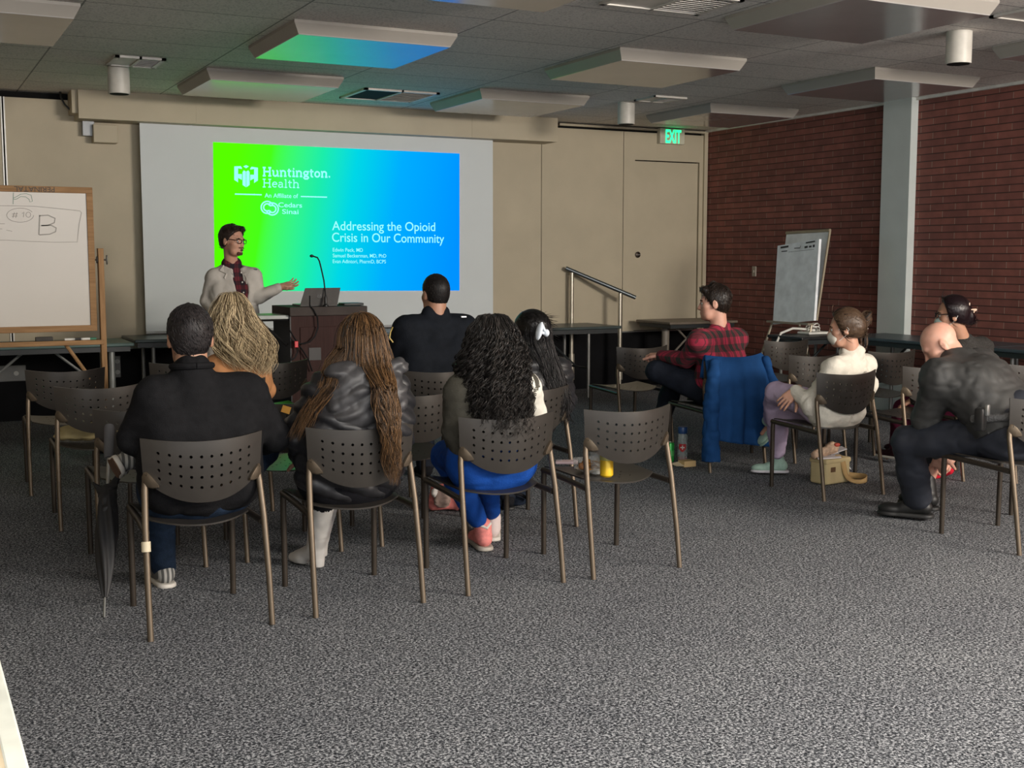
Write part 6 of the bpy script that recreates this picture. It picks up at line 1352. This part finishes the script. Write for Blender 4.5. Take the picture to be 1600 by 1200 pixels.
# water bottle
q = atz(1066, 723); t = empty('water_bottle', q, 'clear water bottle with blue lid and red shield by the blue coat', 'bottle')
m_wb = M('clear_bottle', (0.40, 0.47, 0.47), 0.12, 0, 4, 0.05, Alpha=0.45)
MB().lathe(q, [(0, 0.001), (0.034, 0.001), (0.037, 0.01), (0.037, 0.205), (0.033, 0.22), (0.030, 0.225)], 28).build('bottle_wall', m_wb, t)
MB().lathe(q+Vector((0, 0, 0.222)), [(0.0, 0), (0.034, 0.0), (0.036, 0.01), (0.036, 0.045), (0.033, 0.05), (0, 0.05)], 28).build('lid', M('blue_lid', (0.012, 0.05, 0.16), 0.4), t)
MB().lathe(q, [(0, 0.004), (0.033, 0.004), (0.033, 0.045), (0, 0.045)], 24).build('red_contents', M('red_liquid', (0.45, 0.02, 0.03), 0.4), t)
vd = Vector((-q.x, -q.y, 0)).normalized(); sd = Vector((0, 0, 1)).cross(vd); mb = MB()
def shield(w_, h0, h1, off): return [q+vd*(0.0375+off)+sd*x*w_-vd*(x*x*w_*w_*12)+Vector((0, 0, z)) for x, z in ((-1, h1), (-.5, h1+.003), (0, h1), (.5, h1+.003), (1, h1), (1, (h0+h1)/2), (.6, h0+.012), (0, h0), (-.6, h0+.012), (-1, (h0+h1)/2))]
mb.bm.faces.new([mb.bm.verts.new(p) for p in shield(0.026, 0.085, 0.145, 0.004)]); mb.build('red_shield', M('shield_red', (0.40, 0.015, 0.02), 0.5), t, False)
mb = MB()
for w_, h_ in ((0.007, 0.032), (0.030, 0.009)):
    c = q+vd*0.0435+Vector((0, 0, 0.121)); mb.bm.faces.new([mb.bm.verts.new(c+sd*sx*w_/2+Vector((0, 0, sz*h_/2))) for sx, sz in ((-1, -1), (1, -1), (1, 1), (-1, 1))])
mb.build('white_cross', M('shield_white', (0.65, 0.63, 0.6), 0.5), t, False)
q = atz(1078, 730); t = empty('snack_box', q, 'small open cardboard snack box at the foot of the blue coat', 'box')
MB().b2(q+Vector((-.05, 0, .001)), q+Vector((.055, .08, .045)), 0.004).build('carton', M('tan_carton', (0.50, 0.36, 0.18), 0.7), t, False)
MB().poly([q+Vector((-.05, 0.0, .012)), q+Vector((-.05, .08, .03)), q+Vector((-.12, .075, .022)), q+Vector((-.12, .0, .016))], (0, 0, .003)).build('lid_flap', M('pale_carton', (0.62, 0.52, 0.36), 0.7), t, False)
# cooler bag
q = z3(1316, 757)
t = empty('lunch_bag', q, 'cream lunch bag with tan strap on the carpet under the fleece woman\'s chair', 'bag')
R3 = Matrix.Rotation(0.12, 3, 'Z'); c = Vector(q)+Vector((-.03, .09, 0))
m_cr = M('cream_canvas', (0.52, 0.43, 0.24), 0.8, 0, 12, 0.06, 0.2, 200)
MB().box(c+Vector((0, 0, .085)), (.24, .15, .165), R3, 0.02, 4).build('bag_body', m_cr, t)
MB().box(c+Vector((0, 0, .160)), (.247, .157, .035), R3, 0.012, 3).build('bag_lid', m_cr, t)
MB().box(c+Vector((-.045, -.079, .105)), (.05, .004, .035), R3, 0.001).build('leather_tab', M('brown_leather', (0.12, 0.065, 0.03), 0.5), t, False)
strap = [c+R3 @ Vector(v) for v in ((.03, -.02, .20), (.035, -.075, .175), (.045, -.084, .10), (.07, -.09, .035), (.11, -.13, .012), (.19, -.15, .014), (.27, -.10, .03), (.26, .0, .02), (.20, .02, .03), (.155, .0, .07), (.13, .0, .11))]
mb = MB(); m_st = M('tan_webbing', (0.46, 0.31, 0.14), 0.8)
SP = []
for i in range(len(strap)-1):
    for k in range(4): SP.append(strap[i].lerp(strap[i+1], k/4))
SP.append(strap[-1]); SP = [SP[max(i-2, 0):i+3] for i in range(len(SP))]; SP = [sum(v, Vector())/len(v) for v in SP]
V_ = []
for i, p in enumerate(SP):
    s_ = i/len(SP); wv_ = Vector((0.022, 0, 0)).lerp(Vector((0.004, 0.004, 0.02)), min(1, max(0, s_*3-0.6))); V_.append((mb.bm.verts.new(p-wv_), mb.bm.verts.new(p+wv_)))
for A_, B_ in zip(V_, V_[1:]): mb.bm.faces.new((A_[0], A_[1], B_[1], B_[0]))
mb.build('strap', m_st, t, True, 0.004)
MB().tube([c+R3 @ Vector((.125, -.02, .125)), c+R3 @ Vector((.14, -.035, .105)), c+R3 @ Vector((.155, -.045, .085)), c+R3 @ Vector((.165, -.03, .08))], 0.005, 8).build('clasp', m_steel, t)
mw2 = M('white_sheet', (0.60, 0.58, 0.60), 0.6)
tag(MB().poly([c+Vector((-.16, -.06, .180)), c+Vector((.02, -.085, .180)), c+Vector((.12, .05, .182)), c+Vector((-.06, .09, .182))], (0, 0, .008)).build('paper_sheet', mw2), 'white papers lying on top of the cream lunch bag', 'paper')
tag(MB().poly([c+Vector((.0, -.01, .192)), c+Vector((.12, -.03, .225)), c+Vector((.15, .06, .23)), c+Vector((.03, .08, .194))], (0, 0, .003)).build('paper_sheet', mw2), 'tilted white sheet under the sandwich on the cream bag', 'paper')
P = [('c', np.array(c)+A3((-.13, .0, .205)), np.array(c)+A3((.02, .0, .235)), .030, .035, .02), ('c', np.array(c)+A3((.0, .0, .25)), np.array(c)+A3((.05, .0, .25)), .03, .022, .02)]
tw = sdf_mesh('sandwich_wrap', P, 0.005, M('tan_wrapper', (0.46, 0.32, 0.22), 0.6, 0, 50, 0.3), None, 0.008, 0.03); tag(tw, 'wrapped sandwich on top of the cream lunch bag', 'sandwich')
m = MB().ell(c+Vector((.03, -.03, .262)), (.026, .012, .014)).build('red_filling', M('red_filling', (0.40, 0.05, 0.03), 0.5), tw)
# red bag behind the bald officer's boots
q = z3(1478, 752)
t = empty('red_bag', q, 'bright red bag lying on the carpet behind the bald officer\'s boots', 'bag')
P = [('e', q+A3((0.02, .12, .05)), (.17, .08, .055), None, .02), ('e', q+A3((-.06, .12, .08)), (.09, .06, .05), None, .03), ('cut', q+A3((0, 0, .002)), (0, 0, -1))]
sdf_mesh('bag_body', P, 0.007, M('bright_red_cloth', (0.50, 0.012, 0.03), 0.7), t, 0.010, 0.05)
